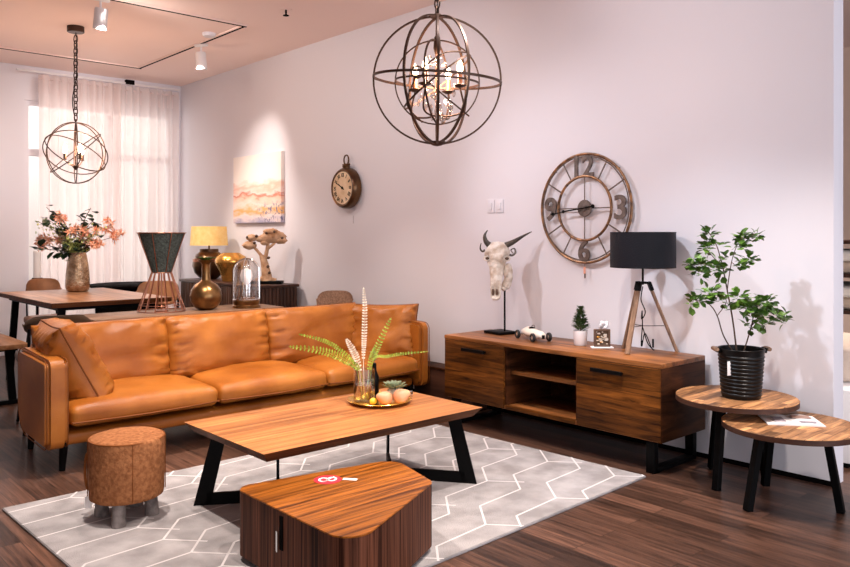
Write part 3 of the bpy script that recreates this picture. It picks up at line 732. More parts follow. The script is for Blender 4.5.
clusters = [(714, 232, .05, 9, 12), (719, 243, .04, 12, 14), (708, 246, .0, 9, 10), (742, 235, -.04, 11, 16), (736, 243, -.04, 9, 8), (752, 236, -.02, 8, 9), (759, 233, 0, 4, 6), (745, 256, -.06, 9, 13), (739, 262, -.06, 7, 7),
            (700, 262, -.03, 11, 15), (713, 263, .0, 11, 14), (724, 268, .02, 9, 11), (690, 262, -.04, 5, 6), (728, 255, 0, 6, 5), (701, 272, -.02, 9, 8),
            (706, 288, -.1, 10, 16), (694, 296, -.08, 8, 11), (687, 300, -.08, 5, 6), (715, 297, -.08, 9, 11),
            (733, 293, -.09, 10, 16), (743, 302, -.1, 11, 17), (757, 300, -.07, 12, 17), (750, 314, -.08, 11, 12), (764, 298, -.05, 8, 10), (735, 305, -.06, 8, 8), (760, 320, -.06, 9, 9), (745, 322, -.05, 6, 5),
            (771, 309, -.02, 9, 11), (781, 316, 0, 8, 10), (790, 311, .02, 4, 6), (788, 320, .02, 3, 3)]
for (px, py, dp, spread, n_) in clusters:
    py += 3
    for _ in range(int(n_*1.9)):
        d = Vector((rnd.gauss(0, 1), rnd.gauss(0, 1), rnd.gauss(0, .6))).normalized()
        p = pp_(px, py, dp)+d*spread*.004*rnd.uniform(.1, 1)
        w_ = p+Vector((PX, PY, 0))
        if w_.x+d.x*.05 > 4.05: p.x -= .06; d.x = -abs(d.x)
        lf.leaf(p, d+Vector((0, 0, .25)), (rnd.gauss(0, .3), rnd.gauss(0, .3), 1), rnd.uniform(.032, .047), rnd.uniform(.029, .038))
lf.build('foliage', M['leaf'], pl, 0)

# ------------------------------------------------------------------ tripod lamp
tl = thing('tripod_table_lamp', 'tripod table lamp with wide black drum shade on the sideboard', 'lamp', (3.895, 2.457, .5815))
hub = .395
MB().lathe([(.181, .485), (.182, .486), (.182, .682), (.181, .683), (.180, .682), (.180, .486), (.181, .485)], n=64).build('shade', M['shade_black'], tl)
b = MB().ring((0, 0, .485), .181, .0025, n=48).ring((0, 0, .683), .181, .0025, n=48)
for k in range(3): b.tube([(.181*math.cos(k*2.094+.4), .181*math.sin(k*2.094+.4), .675), (0, 0, .66)], .002, 5)
b.build('shade_ring', M['black'], tl)
MB().tube([(0, 0, hub-.01), (0, 0, .60)], .006, 10).build('stem', M['black'], tl)
MB().lathe([(0, .655), (.012, .652), (.028, .63), (.026, .605), (.014, .59), (.014, .57), (0, .57)], n=20).build('bulb', M['porcelain'], tl)
feetl = [Vector((3.756-3.895, 2.462-2.457, 0)), Vector((4.045-3.895, 2.345-2.457, 0)), Vector((4.015-3.895, 2.67-2.457, 0))]
feetl = [Vector((-.138, .012, 0)), Vector((.155, -.125, 0)), Vector((.045, .155, 0))]
hb = MB()
for q in feetl:
    d = q.normalized(); top = d*.034+Vector((0, 0, hub))
    ax = Vector((-d.y, d.x, 0))
    MB().bar(q+Vector((0, 0, .001)), top, .012, .030, up=ax).build('leg', M['legwood'], tl)
    hb.bar(top+Vector((0, 0, 0.004))+(q-top).normalized()*.05, top+Vector((0, 0, .006)), .018, .034, up=ax); hb.bar((0, 0, hub+.002), top+Vector((0, 0, .0)), .02, .014, up=(0, 0, 1))
hb.build('hub_bracket', M['black'], tl)
b = MB(); mid = [q*.62+Vector((0, 0, hub*.38)) for q in feetl]; mid = [q.normalized()*q.length for q in mid]
cen = Vector((0, 0, hub*.38))
for q in mid: b.tube([cen, q], .0022, 6)
b.build('cross_brace', M['black'], tl)
MB().tube(smoothpath([(0, 0, hub-.02), (-.01, .005, .3), (.01, -.01, .23), (-.012, .0, .19), (.006, .008, .235), (-.004, 0, .15), (-.03, -.01, .08), (-.04, -.02, .04), (-.01, -.02, .11), (.03, -.035, .03), (.05, -.04, .012), (.02, -.02, .05), (0, .0, .14)], 8), .0032, 6).box((-.035, -.015, .055), (.012, .01, .035), .003, R(20)).box((.045, -.038, .05), (.014, .01, .05), .003, R(30)).build('power_cord', M['black'], tl)

# ------------------------------------------------------------------ skull
skl = thing('longhorn_skull', 'white cattle skull with dark curved horns held on the metal stand', 'skull', (3.905, 3.585, .5815)); skl.scale = (1.22, 1.22, 1.04)
ss = thing('skull_stand', 'black post and flat base plate holding up the skull', 'stand', (3.925, 3.575, .5815))
MB().box((-.005, .0, .009), (.15, .17, .018), .002, R(-8)).build('base_plate', M['black'], ss)
MB().tube([(.0, -.035, .018), (.0, -.035, .34)], .0065, 10).build('post', M['black'], ss)
# local frame: right = camera right, skull faces the viewer slightly left
sr = Vector((.742, -.670, 0)); sf = Vector((-.670, -.742, 0))
fr = (sr*-.25+sf).normalized(); rt = Vector((-fr.y, fr.x, 0))    # facing dir, its right-hand side
if rt.dot(sr) < 0: rt = -rt
b = MB(); secs = [(.600, .004, .02, .0), (.595, .035, .03, .0), (.575, .052, .045, .004), (.54, .072, .052, .006), (.50, .070, .052, .012), (.465, .052, .046, .018), (.42, .040, .036, .026), (.37, .034, .030, .034), (.32, .031, .026, .042), (.27, .030, .022, .05), (.235, .026, .018, .055), (.222, .012, .01, .056)]
t = bmesh.new(); rings = []; n_ = 28
for z, a, d, fo in secs:
    rings.append([t.verts.new(rt*(a*math.cos(2*PI*k/n_)-.11*(.6-z)*.12)+fr*(fo+d*math.sin(2*PI*k/n_)*(.8 if math.sin(2*PI*k/n_) < 0 else 1))+Vector((0, 0, z))) for k in range(n_)])
for A_, B_ in zip(rings, rings[1:]):
    for k in range(n_): t.faces.new((A_[k], A_[(k+1) % n_], B_[(k+1) % n_], B_[k]))
t.faces.new(rings[0]); t.faces.new(rings[-1][::-1])
bmesh.ops.subdivide_edges(t, edges=t.edges[:], cuts=1, use_grid_fill=True)
eyes = [rt*s_*.056+fr*.035+Vector((0, 0, .49)) for s_ in (-1, 1)]; nose = [rt*(s_*.011-.006)+fr*.070+Vector((0, 0, .275)) for s_ in (-1, 1)]
for v in t.verts:
    for e in eyes:
        d = (v.co-e).length
        if d < .03: v.co -= (fr*.6+(e-Vector((0, 0, e.z))).normalized()*.6)*.028*(1-(d/.03)**2)
    for e in nose:
        d = Vector(((v.co-e).x, (v.co-e).y, (v.co-e).z*.35)).length
        if d < .016: v.co -= fr*.022*(1-(d/.016)**2)
    v.co += (v.co-Vector((0, 0, v.co.z))).normalized()*(noise.noise(v.co*38)*.007+noise.noise(v.co*90)*.003)
bmesh.ops.recalc_face_normals(t, faces=t.faces); b.merge(t)
b.build('cranium', M['bone'], skl, 60)
b = MB()
for e in eyes: b.ball(e-fr*.014-(e-Vector((0, 0, e.z))).normalized()*.004, (.013, .013, .010), 8)
for e in nose: b.ball(e-fr*.008, (.007, .007, .022), 8)
b.build('socket', M['bark'], skl)
b = MB()
for e in eyes: b.tube([e-fr*.006+rt*(.017*math.cos(q_*.7))+Vector((0, 0, .014*math.sin(q_*.7))) for q_ in range(9)], .0045, 6, closed=True)
b.build('orbital_rim', M['bone'], skl)
b = MB(); b.ball(rt*.058+fr*.004+Vector((0, 0, .405)), (.030, .022, .055), 12)
for v in b.bm.verts: v.co += fr*noise.noise(v.co*70)*.008
b.build('carved_cheek', M['bone'], skl)
b = MB(); b.tube(smoothpath([rt*.045-fr*.0+Vector((0, 0, .42)), rt*.06+fr*.0+Vector((0, 0, .37)), rt*.045+fr*.0+Vector((0, 0, .31)), rt*.025+fr*.01+Vector((0, 0, .29))]), [.02]*4+[.024]*6+[.026]*4+[.018]*5, 10)
b.build('jaw', M['bone'], skl, 60)
for pts in ([(-.045, 0, .575), (-.066, .0, .60), (-.072, -.01, .64), (-.055, -.01, .675)], [(.045, 0, .575), (.09, .0, .60), (.14, -.0, .635), (.19, -.01, .665)]):
    ps = smoothpath([rt*p[0]-fr*p[1]+Vector((0, 0, p[2])) for p in pts], 6); MB().tube(ps, lerpl(.021, .002, len(ps)), 12).build('horn', M['horn'], skl, 60)
for pts in ([(-.07, .0, .545), (-.085, 0, .535), (-.097, 0, .555), (-.092, 0, .59)], [(.055, 0, .525), (.08, 0, .51), (.1, 0, .53), (.092, -.01, .555), (.075, 0, .545), (.088, .01, .525)]):
    ps = smoothpath([rt*p[0]+fr*(p[1]+.01)+Vector((0, 0, p[2])) for p in pts], 6); MB().tube(ps, lerpl(.008, .0025, len(ps)), 8).build('curled_spur', M['horn'], skl, 60)

# ------------------------------------------------------------------ toy racing car
car = thing('toy_racing_car', 'cream vintage toy racing car with open wheels on the sideboard', 'toy car', (3.842, 3.225, .5815), R(-111))
b = MB(); t = bmesh.new(); rings = []; n_ = 16
for x, w_, h_, z in ((-.135, .004, .004, .036), (-.12, .014, .014, .036), (-.085, .026, .024, .036), (-.04, .032, .030, .036), (0, .032, .028, .035), (.05, .028, .024, .034), (.10, .024, .022, .033), (.128, .018, .018, .032), (.134, .012, .012, .032)):
    w_ *= 1.3; h_ *= 1.25
    rings.append([t.verts.new((x, w_*math.cos(2*PI*k/n_), z+.004+h_*(math.sin(2*PI*k/n_) if math.sin(2*PI*k/n_) > 0 else .7*math.sin(2*PI*k/n_)))) for k in range(n_)])
for A_, B_ in zip(rings, rings[1:]):
    for k in range(n_): t.faces.new((A_[k], A_[(k+1) % n_], B_[(k+1) % n_], B_[k]))
t.faces.new(rings[0]); t.faces.new(rings[-1][::-1]); bmesh.ops.recalc_face_normals(t, faces=t.faces); b.merge(t)
b.ball((-.055, 0, .058), (.035, .014, .02)); b.build('body', M['cream'], car, 60)
MB().ball((-.012, 0, .072), (.024, .020, .008)).build('cockpit', M['dark'], car)
MB().ring((.008, 0, .082), .011, .0018, Matrix.Rotation(R(70), 3, 'Y'), n=20).build('steering_wheel', M['black'], car)
MB().box((.136, 0, .032), (.004, .02, .024), .001).build('grille', M['black'], car)
RX = Matrix.Rotation(R(90), 3, 'X')
for x in (-.095, .105):
    b = MB().tube([(x, -.062, .0275), (x, .062, .0275)], .003, 8); b.build('axle', M['chrome'], car)
    for y in (-.058, .058):
        w_ = MB().lathe([(.0145, -.009), (.024, -.009), (.0275, -.005), (.0275, .005), (.024, .009), (.0145, .009), (.0145, -.009)], (x, y, .0275), 24, 0, RX).build('wheel', M['rubber'], car)
        hb_ = MB().lathe([(0, -.006), (.014, -.006), (.014, .006), (0, .006)], (x, y, .0275), 16, 0, RX).build('hubcap', M['chrome'], w_)

# ------------------------------------------------------------------ small potted conifer, photo block
pp1 = thing('small_pot', 'small white ceramic pot with the little conifer on the sideboard', 'plant pot', (3.864, 2.869, .5815))
MB().lathe([(0, 0), (.036, 0), (.038, .003), (.044, .086), (.044, .09), (.040, .09), (.037, .07), (0, .07)], n=32).build('pot_body', M['porcelain'], pp1)
co = thing('miniature_conifer', 'miniature green conifer in the small white pot', 'plant', (3.864, 2.869, .652))
MB().tube([(0, 0, 0), (0, 0, .16)], [.004, .0015], 6).build('trunk', M['bark'], co)
b = MB()
for i in range(260):
    z = rnd.uniform(.02, .165); rr = .040*(1-(z-.02)/.16)+.006; a = rnd.uniform(0, 2*PI); d = Vector((math.cos(a), math.sin(a), .7))
    b.leaf((rr*.35*math.cos(a), rr*.35*math.sin(a), z-.005), d, (0, 0, 1), rr*.9+.014, .013)
b.build('foliage', M['conifer'], co, 0)
ph = thing('wooden_picture_block', 'small carved gold and brown ornament block standing by the tripod lamp', 'ornament', (3.86, 2.71, .5815), R(-42))
MB().box((0, 0, .004), (.13, .05, .008), .002).build('base', M['porcelain'], ph)
b = MB()
for z in (.014, .105): b.box((0, 0, z), (.095, .022, .012), .002)
for x in (-.042, .042): b.box((x, 0, .06), (.012, .022, .1), .002)
b.build('frame', M['bark'], ph)
b = MB(); b.box((0, .004, .06), (.08, .006, .086))
for i in range(26): b.box((rnd.uniform(-.034, .034), -.004, rnd.uniform(.024, .096)), (rnd.uniform(.006, .02), .006, rnd.uniform(.004, .012)), .001, mi=rnd.choice((1, 2)))
b.build('relief_panel', [plain('relief_brown', (.12, .07, .04), .7), M['gold'], M['bone']], ph)
tk = thing('white_ornament', 'tiny pale frosted flower ornament behind the carved block', 'ornament', (3.93, 2.745, .5815))
b = MB().tube([(0, 0, 0), (0, 0, .11)], .004, 8)
for i in range(9): b.ball((.018*math.cos(i*.7), .018*math.sin(i*.7), .115+.012*(i % 3)), .013, 6)
b.lathe([(0, 0), (.02, 0), (.02, .004), (0, .006)], n=16); b.build('stem_and_head', M['porcelain'], tk)

# ------------------------------------------------------------------ big wall clock
CK = wallthing('wall_clock', 'large round open metal wall clock with four big numerals', 'clock', (WX-.028, 2.985, 1.42))
MB().ring((0, 0, 0), .345, .009, n=80, k=8).build('outer_ring', M['rustring'], CK)
MB().ring((0, 0, .006), .330, .004, n=80, k=6).build('inner_band', M['iron'], CK)
MB().ring((0, 0, .004), .204, .009, n=64, k=8).build('inner_ring', M['rustring'], CK)
for k in range(12):
    if k % 3 == 0: continue
    a = R(90-30*k); MB().bar((.205*math.cos(a), .205*math.sin(a), 0), (.338*math.cos(a), .338*math.sin(a), 0), .009, .005, up=(0, 0, 1)).build('hour_bar', M['iron'], CK)
b = MB()
for a in (0, 90, 180, 270): b.bar((.03*math.cos(R(a)), .03*math.sin(R(a)), 0), (.2*math.cos(R(a)), .2*math.sin(R(a)), 0), .007, .004, up=(0, 0, 1))
b.build('cross_spokes', M['iron'], CK)
MB().lathe([(0, -.008), (.052, -.008), (.055, 0), (.05, .008), (.02, .010), (.018, .018), (0, .018)], n=36).build('hub', M['iron'], CK)
for txt, x, y, s_ in (('12', 0, .268, .165), ('3', .268, 0, .185), ('6', 0, -.268, .165), ('9', -.268, 0, .185)):
    b = MB(); text_bm(b, txt, s_, Matrix.Translation((x, y, .004)), .006, .0035, 0, (1.15 if txt != '12' else 1.1, 1.12))
    b.build('numeral', M['iron'], CK, 0)
for L_, w_, ang, z in ((.255, .010, 188, .024), (.165, .013, 187, .021)):
    a = R(ang); b = MB(); b.bar((-.07*math.cos(a), -.07*math.sin(a), z), (L_*math.cos(a), L_*math.sin(a), z), w_*.7, .002, up=(0, 0, 1))
    b.lathe([(0, z-.001), (.012, z-.001), (.012, z+.001), (0, z+.001)], (-.08*math.cos(a), -.08*math.sin(a), 0), 14)
    q = L_*.93; b.lathe([(0, z-.001), (.011, z-.001), (.011, z+.001), (0, z+.001)], (q*math.cos(a), q*math.sin(a), 0), 14)
    b.build('clock_hand', M['black'], CK)
for k in range(4):
    a = R(45+90*k); MB().tube([(.345*math.cos(a), .345*math.sin(a), 0), (.345*math.cos(a), .345*math.sin(a), -.026)], .004, 6).build('standoff', M['iron'], CK)
b = MB().tube([(0, -.352, 0), (.001, -.375, 0)], .0012, 4); b.box((0, -.395, 0), (.016, .045, .002), mi=1); b.box((.004, -.43, .002), (.01, .03, .002), mi=2)
b.build('price_tag', [M['black'], plain('salmon_card', (.75, .35, .25), .6), M['iron']], CK)

# ------------------------------------------------------------------ pocket-watch wall clock
PC = wallthing('pocket_watch_clock', 'bronze pocket-watch shaped wall clock with cream dial', 'clock', (WX, 5.50, 1.66))
MB().lathe([(0, 0), (.155, 0), (.178, .02), (.180, .06), (.172, .085), (.158, .10), (.146, .098), (.144, .09), (0, .09)], n=56).build('case', M['bronze'], PC)
MB().lathe([(0, .0905), (.143, .0905), (.143, .092), (0, .092)], n=48).build('dial', M['ivory'], PC)
RN = ['XII', 'I', 'II', 'III', 'IIII', 'V', 'VI', 'VII', 'VIII', 'IX', 'X', 'XI']
for k, s_ in enumerate(RN):
    a = R(90-30*k); b = MB()
    text_bm(b, s_, .036, Matrix.Translation((.112*math.cos(a), .112*math.sin(a), .0925)) @ Matrix.Rotation(a-PI/2, 4, 'Z'), .0006, .0012, 0, (1, 1.25)); b.build('numeral', M['black'], PC, 0)
for L_, ang in ((.10, 152), (.065, 148)):
    a = R(ang); MB().bar((-.03*math.cos(a), -.03*math.sin(a), .095), (L_*math.cos(a), L_*math.sin(a), .095), .007, .0015, up=(0, 0, 1)).lathe([(0, .093), (.012, .093), (.012, .097), (0, .097)], n=14).build('clock_hand', M['black'], PC)
MB().lathe([(0, 0), (.032, 0), (.036, .02), (.028, .03), (.026, .04), (0, .042)], (0, .172, .05), 20, 0, Matrix.Rotation(R(-90), 3, 'X')).box((0, .205, .05), (.10, .018, .02), .006).build('crown', M['bronze'], PC)
MB().ring((0, .246, .05), .034, .007, n=28, ry=.042).build('bow_ring', M['bronze'], PC)
MB().tube([(.04, -.24, .003), (.04, -.31, .003)], .0025, 5).build('pendulum_cord', M['chrome'], PC)

# ------------------------------------------------------------------ painting, switches
PA = wallthing('painting', 'blush and ochre abstract landscape canvas on the side wall', 'painting', (WX, 7.065, 1.725))
MB().box((0, 0, .02), (.96, .70, .04), .003).build('canvas', M['canvas'], PA)
for k, (y, lb_) in enumerate(((3.82, 'white light switch nearer the pocket-watch clock'), (3.735, 'white light switch nearer the large clock'))):
    sw = wallthing('light_switch', lb_, 'light switch', (WX, y, 1.455), 'pair of wall switches')
    MB().box((0, 0, .004), (.068, .094, .008), .002).build('plate', M['wall'], sw); MB().box((0, 0, .010), (.028, .05, .006), .002).build('rocker', M['wall'], sw)

# ------------------------------------------------------------------ tray, vase, ferns, fruit
TX, TY, TZ = 2.500, 3.115, .3905
ty = thing('serving_tray', 'round shallow gold tray on the coffee table', 'tray', (TX, TY, TZ))
MB().lathe([(0, 0), (.120, 0), (.150, .008), (.162, .018), (.165, .019), (.163, .021), (.148, .012), (.118, .004), (0, .004)], n=64).build('dish', M['goldtray'], ty)
VX, VY, VZ = 2.455, 3.185, TZ+.0045
gv = thing('glass_vase', 'clear straight glass vase holding the fern fronds on the gold tray', 'vase', (VX, VY, VZ))
MB().lathe([(0, 0), (.050, 0), (.054, .004), (.056, .165), (.053, .165), (.051, .010), (0, .010)], n=40).build('glass_body', M['glass'], gv)
MB().lathe([(0, .012), (.0495, .012), (.0505, .085), (0, .085)], n=32).build('water', M['water'], gv)
def frond(label, pts, wid, mat, seed, narrow=1):
    """pts in metres: (right, up, away) from the vase foot"""
    r = thing('fern_frond', label, 'fern frond', (VX, VY, VZ+.012))
    ps = smoothpath([cam_r*p[0]+Vector((0, 0, p[1]))+cam_f*p[2] for p in pts], 9)
    MB().tube(ps, lerpl(.0022, .0007, len(ps)), 5).build('stalk', mat, r)
    b = MB(); rr = random.Random(seed); n_ = len(ps)
    L_ = sum((ps[i+1]-ps[i]).length for i in range(n_-1)); N_ = int(L_/.0145)
    for i in range(N_):
        u = i/(N_-1); f_ = u*(n_-1); k = min(int(f_), n_-2); p = ps[k].lerp(ps[k+1], f_-k); d = (ps[k+1]-ps[k]).normalized()
        if u < .26: continue
        side = d.cross(cam_f*-1).normalized(); sz = wid*math.sin(PI*min(1, .12+(u-.26)/.74*.88))**.6
        for s_ in (-1, 1):
            dd = side*s_+d*.35+cam_f*-rr.uniform(-.2, .5)
            b.leaf(p, dd, cam_f*-1+d*.3, sz, .0095, fold=.1, droop=.1)
    b.build('leaflets', mat, r, 0); return r
frond('long green fern frond arching from the glass vase over the sofa seat', [(0, 0, 0), (-.02, .14, -.01), (-.10, .205, -.02), (-.22, .25, -.03), (-.385, .272, -.03)], .026, M['fern'], 1)
frond('second thinner green fern frond just above the long arching one', [(-.01, 0, 0), (-.05, .17, .02), (-.14, .255, .03), (-.23, .30, .03), (-.345, .328, .03)], .014, M['fern'], 2)
frond('pale dried fern frond standing straight up in the glass vase', [(.0, 0, .01), (-.004, .2, .0), (.0, .32, .0), (.004, .46, -.01), (-.002, .575, -.02)], .017, M['fernpale'], 3)
frond('short pale dried fern frond in the glass vase', [(-.01, 0, .01), (-.03, .16, .03), (-.06, .24, .03), (-.095, .305, .02)], .022, M['fernpale'], 4)
frond('upright green fern frond tilting right in the glass vase', [(.01, 0, 0), (.03, .18, 0), (.07, .27, -.01), (.14, .42, -.02)], .021, M['fern'], 5)
frond('thin bent green fern frond reaching past the sofa arm', [(.02, 0, -.01), (.05, .20, -.02), (.12, .22, -.02), (.21, .235, -.02), (.33, .245, -.02)], .010, M['fern'], 6)
bo = thing('small_bottle', 'small dark bottle behind the fruit on the gold tray', 'bottle', (2.545, 3.215, VZ))
MB().lathe([(0, 0), (.022, 0), (.024, .005), (.024, .11), (.012, .14), (.011, .18), (0, .18)], n=24).build('bottle_body', M['black'], bo)
sg_ = thing('green_sprig', 'small leafy sprig standing in the dark bottle', 'sprig', (2.545, 3.215, VZ+.182))
b = MB().tube([(0, 0, 0), (0, 0, .05)], .0015, 5); 
for i in range(16):
    a = rnd.uniform(0, 6.28); b.leaf((0, 0, .01+.003*i), (math.cos(a), math.sin(a), .5), (0, 0, 1), .035, .014)
b.build('leaves', M['succ'], sg_, 0)
def pear(label, loc, sc, tilt, rz):
    r = thing('pear', label, 'fruit', loc, rz, None)
    rm = Matrix.Rotation(tilt, 3, 'Y')
    MB().lathe([(0, -.030), (.008, -.032), (.022, -.025), (.032, -.008), (.033, .006), (.027, .022), (.018, .034), (.013, .042), (.006, .047), (0, .046)], (0, 0, .033*sc), 24, 0, rm*sc if False else Matrix([[c*sc for c in row] for row in rm])).build('flesh', M['pear'], r, 60)
    tip = rm @ Vector((0, 0, .046))*sc+Vector((0, 0, .033*sc)); tp2 = rm @ Vector((.004, 0, .062))*sc+Vector((0, 0, .033*sc))
    MB().tube([tip, tp2], .0018, 5).build('stalk', M['bark'], r)
pear('blushing pear in front of the glass vase on the gold tray', (2.475, 3.035, TZ+.004), 1.05, R(75), R(150))
pear('pear with its dark end facing out at the right of the gold tray', (2.545, 3.005, TZ+.004), 1.15, R(68), R(-35))
yp = thing('lemon', 'small yellow fruit beside the glass vase base', 'fruit', (2.435, 3.085, TZ+.004)); MB().ball((0, 0, .017), (.020, .017, .017)).build('fruit_body', plain('lemon_skin', (.85, .55, .04), .4), yp)
su = thing('succulent', 'grey green rosette succulent lying behind the pears', 'succulent', (2.585, 3.10, TZ+.02)); su.scale = (1.15, 1.15, 1.1)
b = MB().ball((0, 0, .022), (.035, .035, .022), mi=1)
for k in range(34):
    a = k*2.4; t_ = k/34; d = Vector((math.cos(a), math.sin(a), .25+1.3*(1-t_)))
    b.leaf((.012*math.cos(a), .012*math.sin(a), .038), d, (0, 0, 1), .030+.03*t_, .022, fold=.3, droop=-.1)
b.build('rosette', [M['succ'], M['bone']], su, 0)
gp = thing('glass_chunk', 'clear glass piece at the edge of the gold tray beside the succulent', 'ornament', (2.635, 3.045, TZ+.012))
MB().box((0, 0, .022), (.045, .035, .034), .006, R(20)).build('glass_body', M['crystal'], gp)

# ------------------------------------------------------------------ sphere chandelier
CH = thing('orb_chandelier', 'large open iron globe chandelier with candle bulbs and crystal drops', 'chandelier', (2.482, 2.662, 1.975), R(0))
Rr = .298
def ringrot(az, tilt=90): return Matrix.Rotation(R(az), 3, 'Z') @ Matrix.Rotation(R(tilt), 3, 'X')
fz = 0  # rings hang slightly turned
for az in (-42, 18, 48, 75): MB().ring((0, 0, 0), Rr if az != 75 else Rr*.985, .0, ringrot(az), n=72, flat=(.008, .011)).build('meridian_ring', M['chand'], CH)
MB().ring((0, 0, 0), Rr*1.005, .0, Matrix.Rotation(R(5), 3, 'X'), n=72, flat=(.008, .011)).build('equator_ring', M['chand'], CH)
inn = Rr*.66
for rm_ in (ringrot(-42), ringrot(30, 88), Matrix.Rotation(R(-40), 3, 'Z') @ Matrix.Rotation(R(-38), 3, 'Y'), Matrix.Rotation(R(4), 3, 'X')):
    MB().ring((0, 0, -.01), inn, .0, rm_, n=56, flat=(.006, .008)).build('inner_ring', M['rust'] if rm_ is None else M['chand'], CH)
MB().tube([(0, 0, Rr+.01), (0, 0, -Rr)], .0055, 8).build('centre_rod', M['chand'], CH)
MB().lathe([(0, -Rr-.012), (.02, -Rr-.008), (.042, -Rr+.004), (.042, -Rr+.010), (0, -Rr+.012)], n=24).build('bottom_plate', M['chand'], CH)
MB().lathe([(0, Rr+.012), (.02, Rr+.01), (.034, Rr-.004), (0, Rr-.006)], n=24).build('top_plate', M['chand'], CH)
MB().lathe([(0, .22), (.014, .2), (.018, .15), (.010, .12), (0, .11)], n=16).build('finial', M['chand'], CH)
kc = cam_r*-.092+cam_f*-.125+Vector((0, 0, .012))
MB().ring(kc, .026, .0045, ringrot(-42), n=24).build('ring_knuckle', M['chand'], CH)
for e_, m_ in ((cam_r*.15+cam_f*.02+Vector((0, 0, .135)), cam_r*.03+cam_f*-.10+Vector((0, 0, .105))), (cam_r*.15+cam_f*.02+Vector((0, 0, -.165)), cam_r*.03+cam_f*-.10+Vector((0, 0, -.09))), (cam_r*-.07+cam_f*.05+Vector((0, 0, -.19)), cam_r*-.14+cam_f*-.05+Vector((0, 0, -.12)))):
    MB().tube(smoothpath([kc+(m_-kc).normalized()*.026, m_, e_], 8), .004, 6).build('curved_rod', M['chand'], CH)
cands = []
for k in range(4):
    a = R(20+90*k); e = Vector((.118*math.cos(a), .118*math.sin(a), -.035))
    arm_ = MB().tube(smoothpath([(0, 0, -.16), e*.5+Vector((0, 0, -.155)), e*1.15+Vector((0, 0, -.11)), e+Vector((0, 0, -.012))], 6), .0045, 7).build('arm', M['chand'], CH)
    MB().lathe([(0, -.012), (.014, -.010), (.032, 0), (.030, .003), (0, .004)], e, 20).build('drip_pan', M['chand'], arm_)
    MB().lathe([(0, .003), (.011, .003), (.011, .060), (0, .060)], e, 14).build('candle_sleeve', M['rust'], arm_)
    MB().lathe([(.008, .060), (.014, .072), (.015, .085), (.009, .105), (.002, .122), (0, .124)], e, 14).build('flame_bulb', M['bulb'], arm_)
    cands.append(e+Vector((0, 0, .09)))
for k in range(30):
    a = rnd.uniform(0, 2*PI); lev = k % 3; rr = (.10, .065, .03)[lev]*rnd.uniform(.8, 1.1); z = (-.09, -.13, -.175)[lev]+rnd.uniform(-.01, .02)
    c = Vector((rr*math.cos(a), rr*math.sin(a), z))
    MB().lathe([(0, .02), (.005, .014), (.009, 0), (.006, -.012), (0, -.02)], c, 6).tube([c+Vector((0, 0, .02)), c+Vector((0, 0, .045))], .0008, 3).build('crystal_drop', M['crystal'], CH, 0)
for k in range(7):
    a = R(51*k); c = Vector((.035*math.cos(a), .035*math.sin(a), .075+.03*(k % 2)))
    MB().ball(c, .009, 5).build('crystal_bead', M['crystal'], CH, 0)
def chain(parent, z0, z1, link=.034, w=.011, wire=.0032):
    n_ = int((z1-z0)/(link*.72)); b = MB()
    for i in range(n_+1):
        z = z0+(i+.5)*(z1-z0)/(n_+1)
        b.ring((0, 0, z), w, wire, Matrix.Rotation(R(90*(i % 2)+20), 3, 'Z') @ Matrix.Rotation(R(90), 3, 'X'), n=14, k=5, ry=link/2)
    b.build('chain', M['chand'], parent)
chain(CH, Rr+.008, CZ-1.975-.03, .05, .013, .004)
MB().tube([(.0, 0, Rr), (.006, 0, .5), (-.004, 0, .7), (0, 0, CZ-1.975-.02)], .0025, 5).build('cable', M['black'], CH)
MB().lathe([(0, 0), (.06, 0), (.06, -.02), (.02, -.03), (0, -.03)], (0, 0, CZ-1.975), 28).build('ceiling_canopy', M['chand'], CH)

# ------------------------------------------------------------------ small pendant
PD = thing('cage_pendant', 'smaller round wire cage pendant lamp hanging over the dining table', 'pendant lamp', (2.25, 6.97, 1.955), R(15))
Rr2 = .26
for az, ti in ((0, 90), (60, 90), (120, 90), (10, 38), (130, 40), (250, 42)):
    MB().ring((0, 0, 0), Rr2, .0048, ringrot(az, ti), n=56, k=6).build('cage_ring', M['chand'], PD)
MB().tube([(0, 0, Rr2+.03), (0, 0, -.11)], .006, 8).lathe([(0, -.15), (.012, -.14), (.03, -.115), (.0, -.10)], n=16).build('stem', M['chand'], PD)
for k in range(3):
    a = R(20+120*k); e = Vector((.085*math.cos(a), .085*math.sin(a), -.055))
    ar = MB().tube(smoothpath([(0, 0, -.12), e*.6+Vector((0, 0, -.065)), e+Vector((0, 0, -.01))], 5), .005, 6).build('arm', M['chand'], PD)
    MB().lathe([(0, -.008), (.022, 0), (0, .003)], e, 16).lathe([(0, 0), (.013, 0), (.013, .05), (0, .05)], e, 12).build('candle_sleeve', M['chand'], ar)
    MB().lathe([(.008, .05), (.018, .066), (.019, .085), (.010, .115), (0, .135)], e, 14).build('flame_bulb', M['bulb'], ar)
chain(PD, Rr2+.02, CZ-1.955-.08, .075, .018, .005)
MB().tube(smoothpath([(0, 0, Rr2), (-.03, 0, .45), (.01, 0, .7), (0, 0, CZ-1.955)], 5), .004, 6).build('cable', M['black'], PD)
MB().lathe([(0, 0), (.07, 0), (.07, -.045), (.064, -.05), (0, -.05)], (0, 0, CZ-1.955), 28).build('ceiling_canopy', M['chand'], PD)

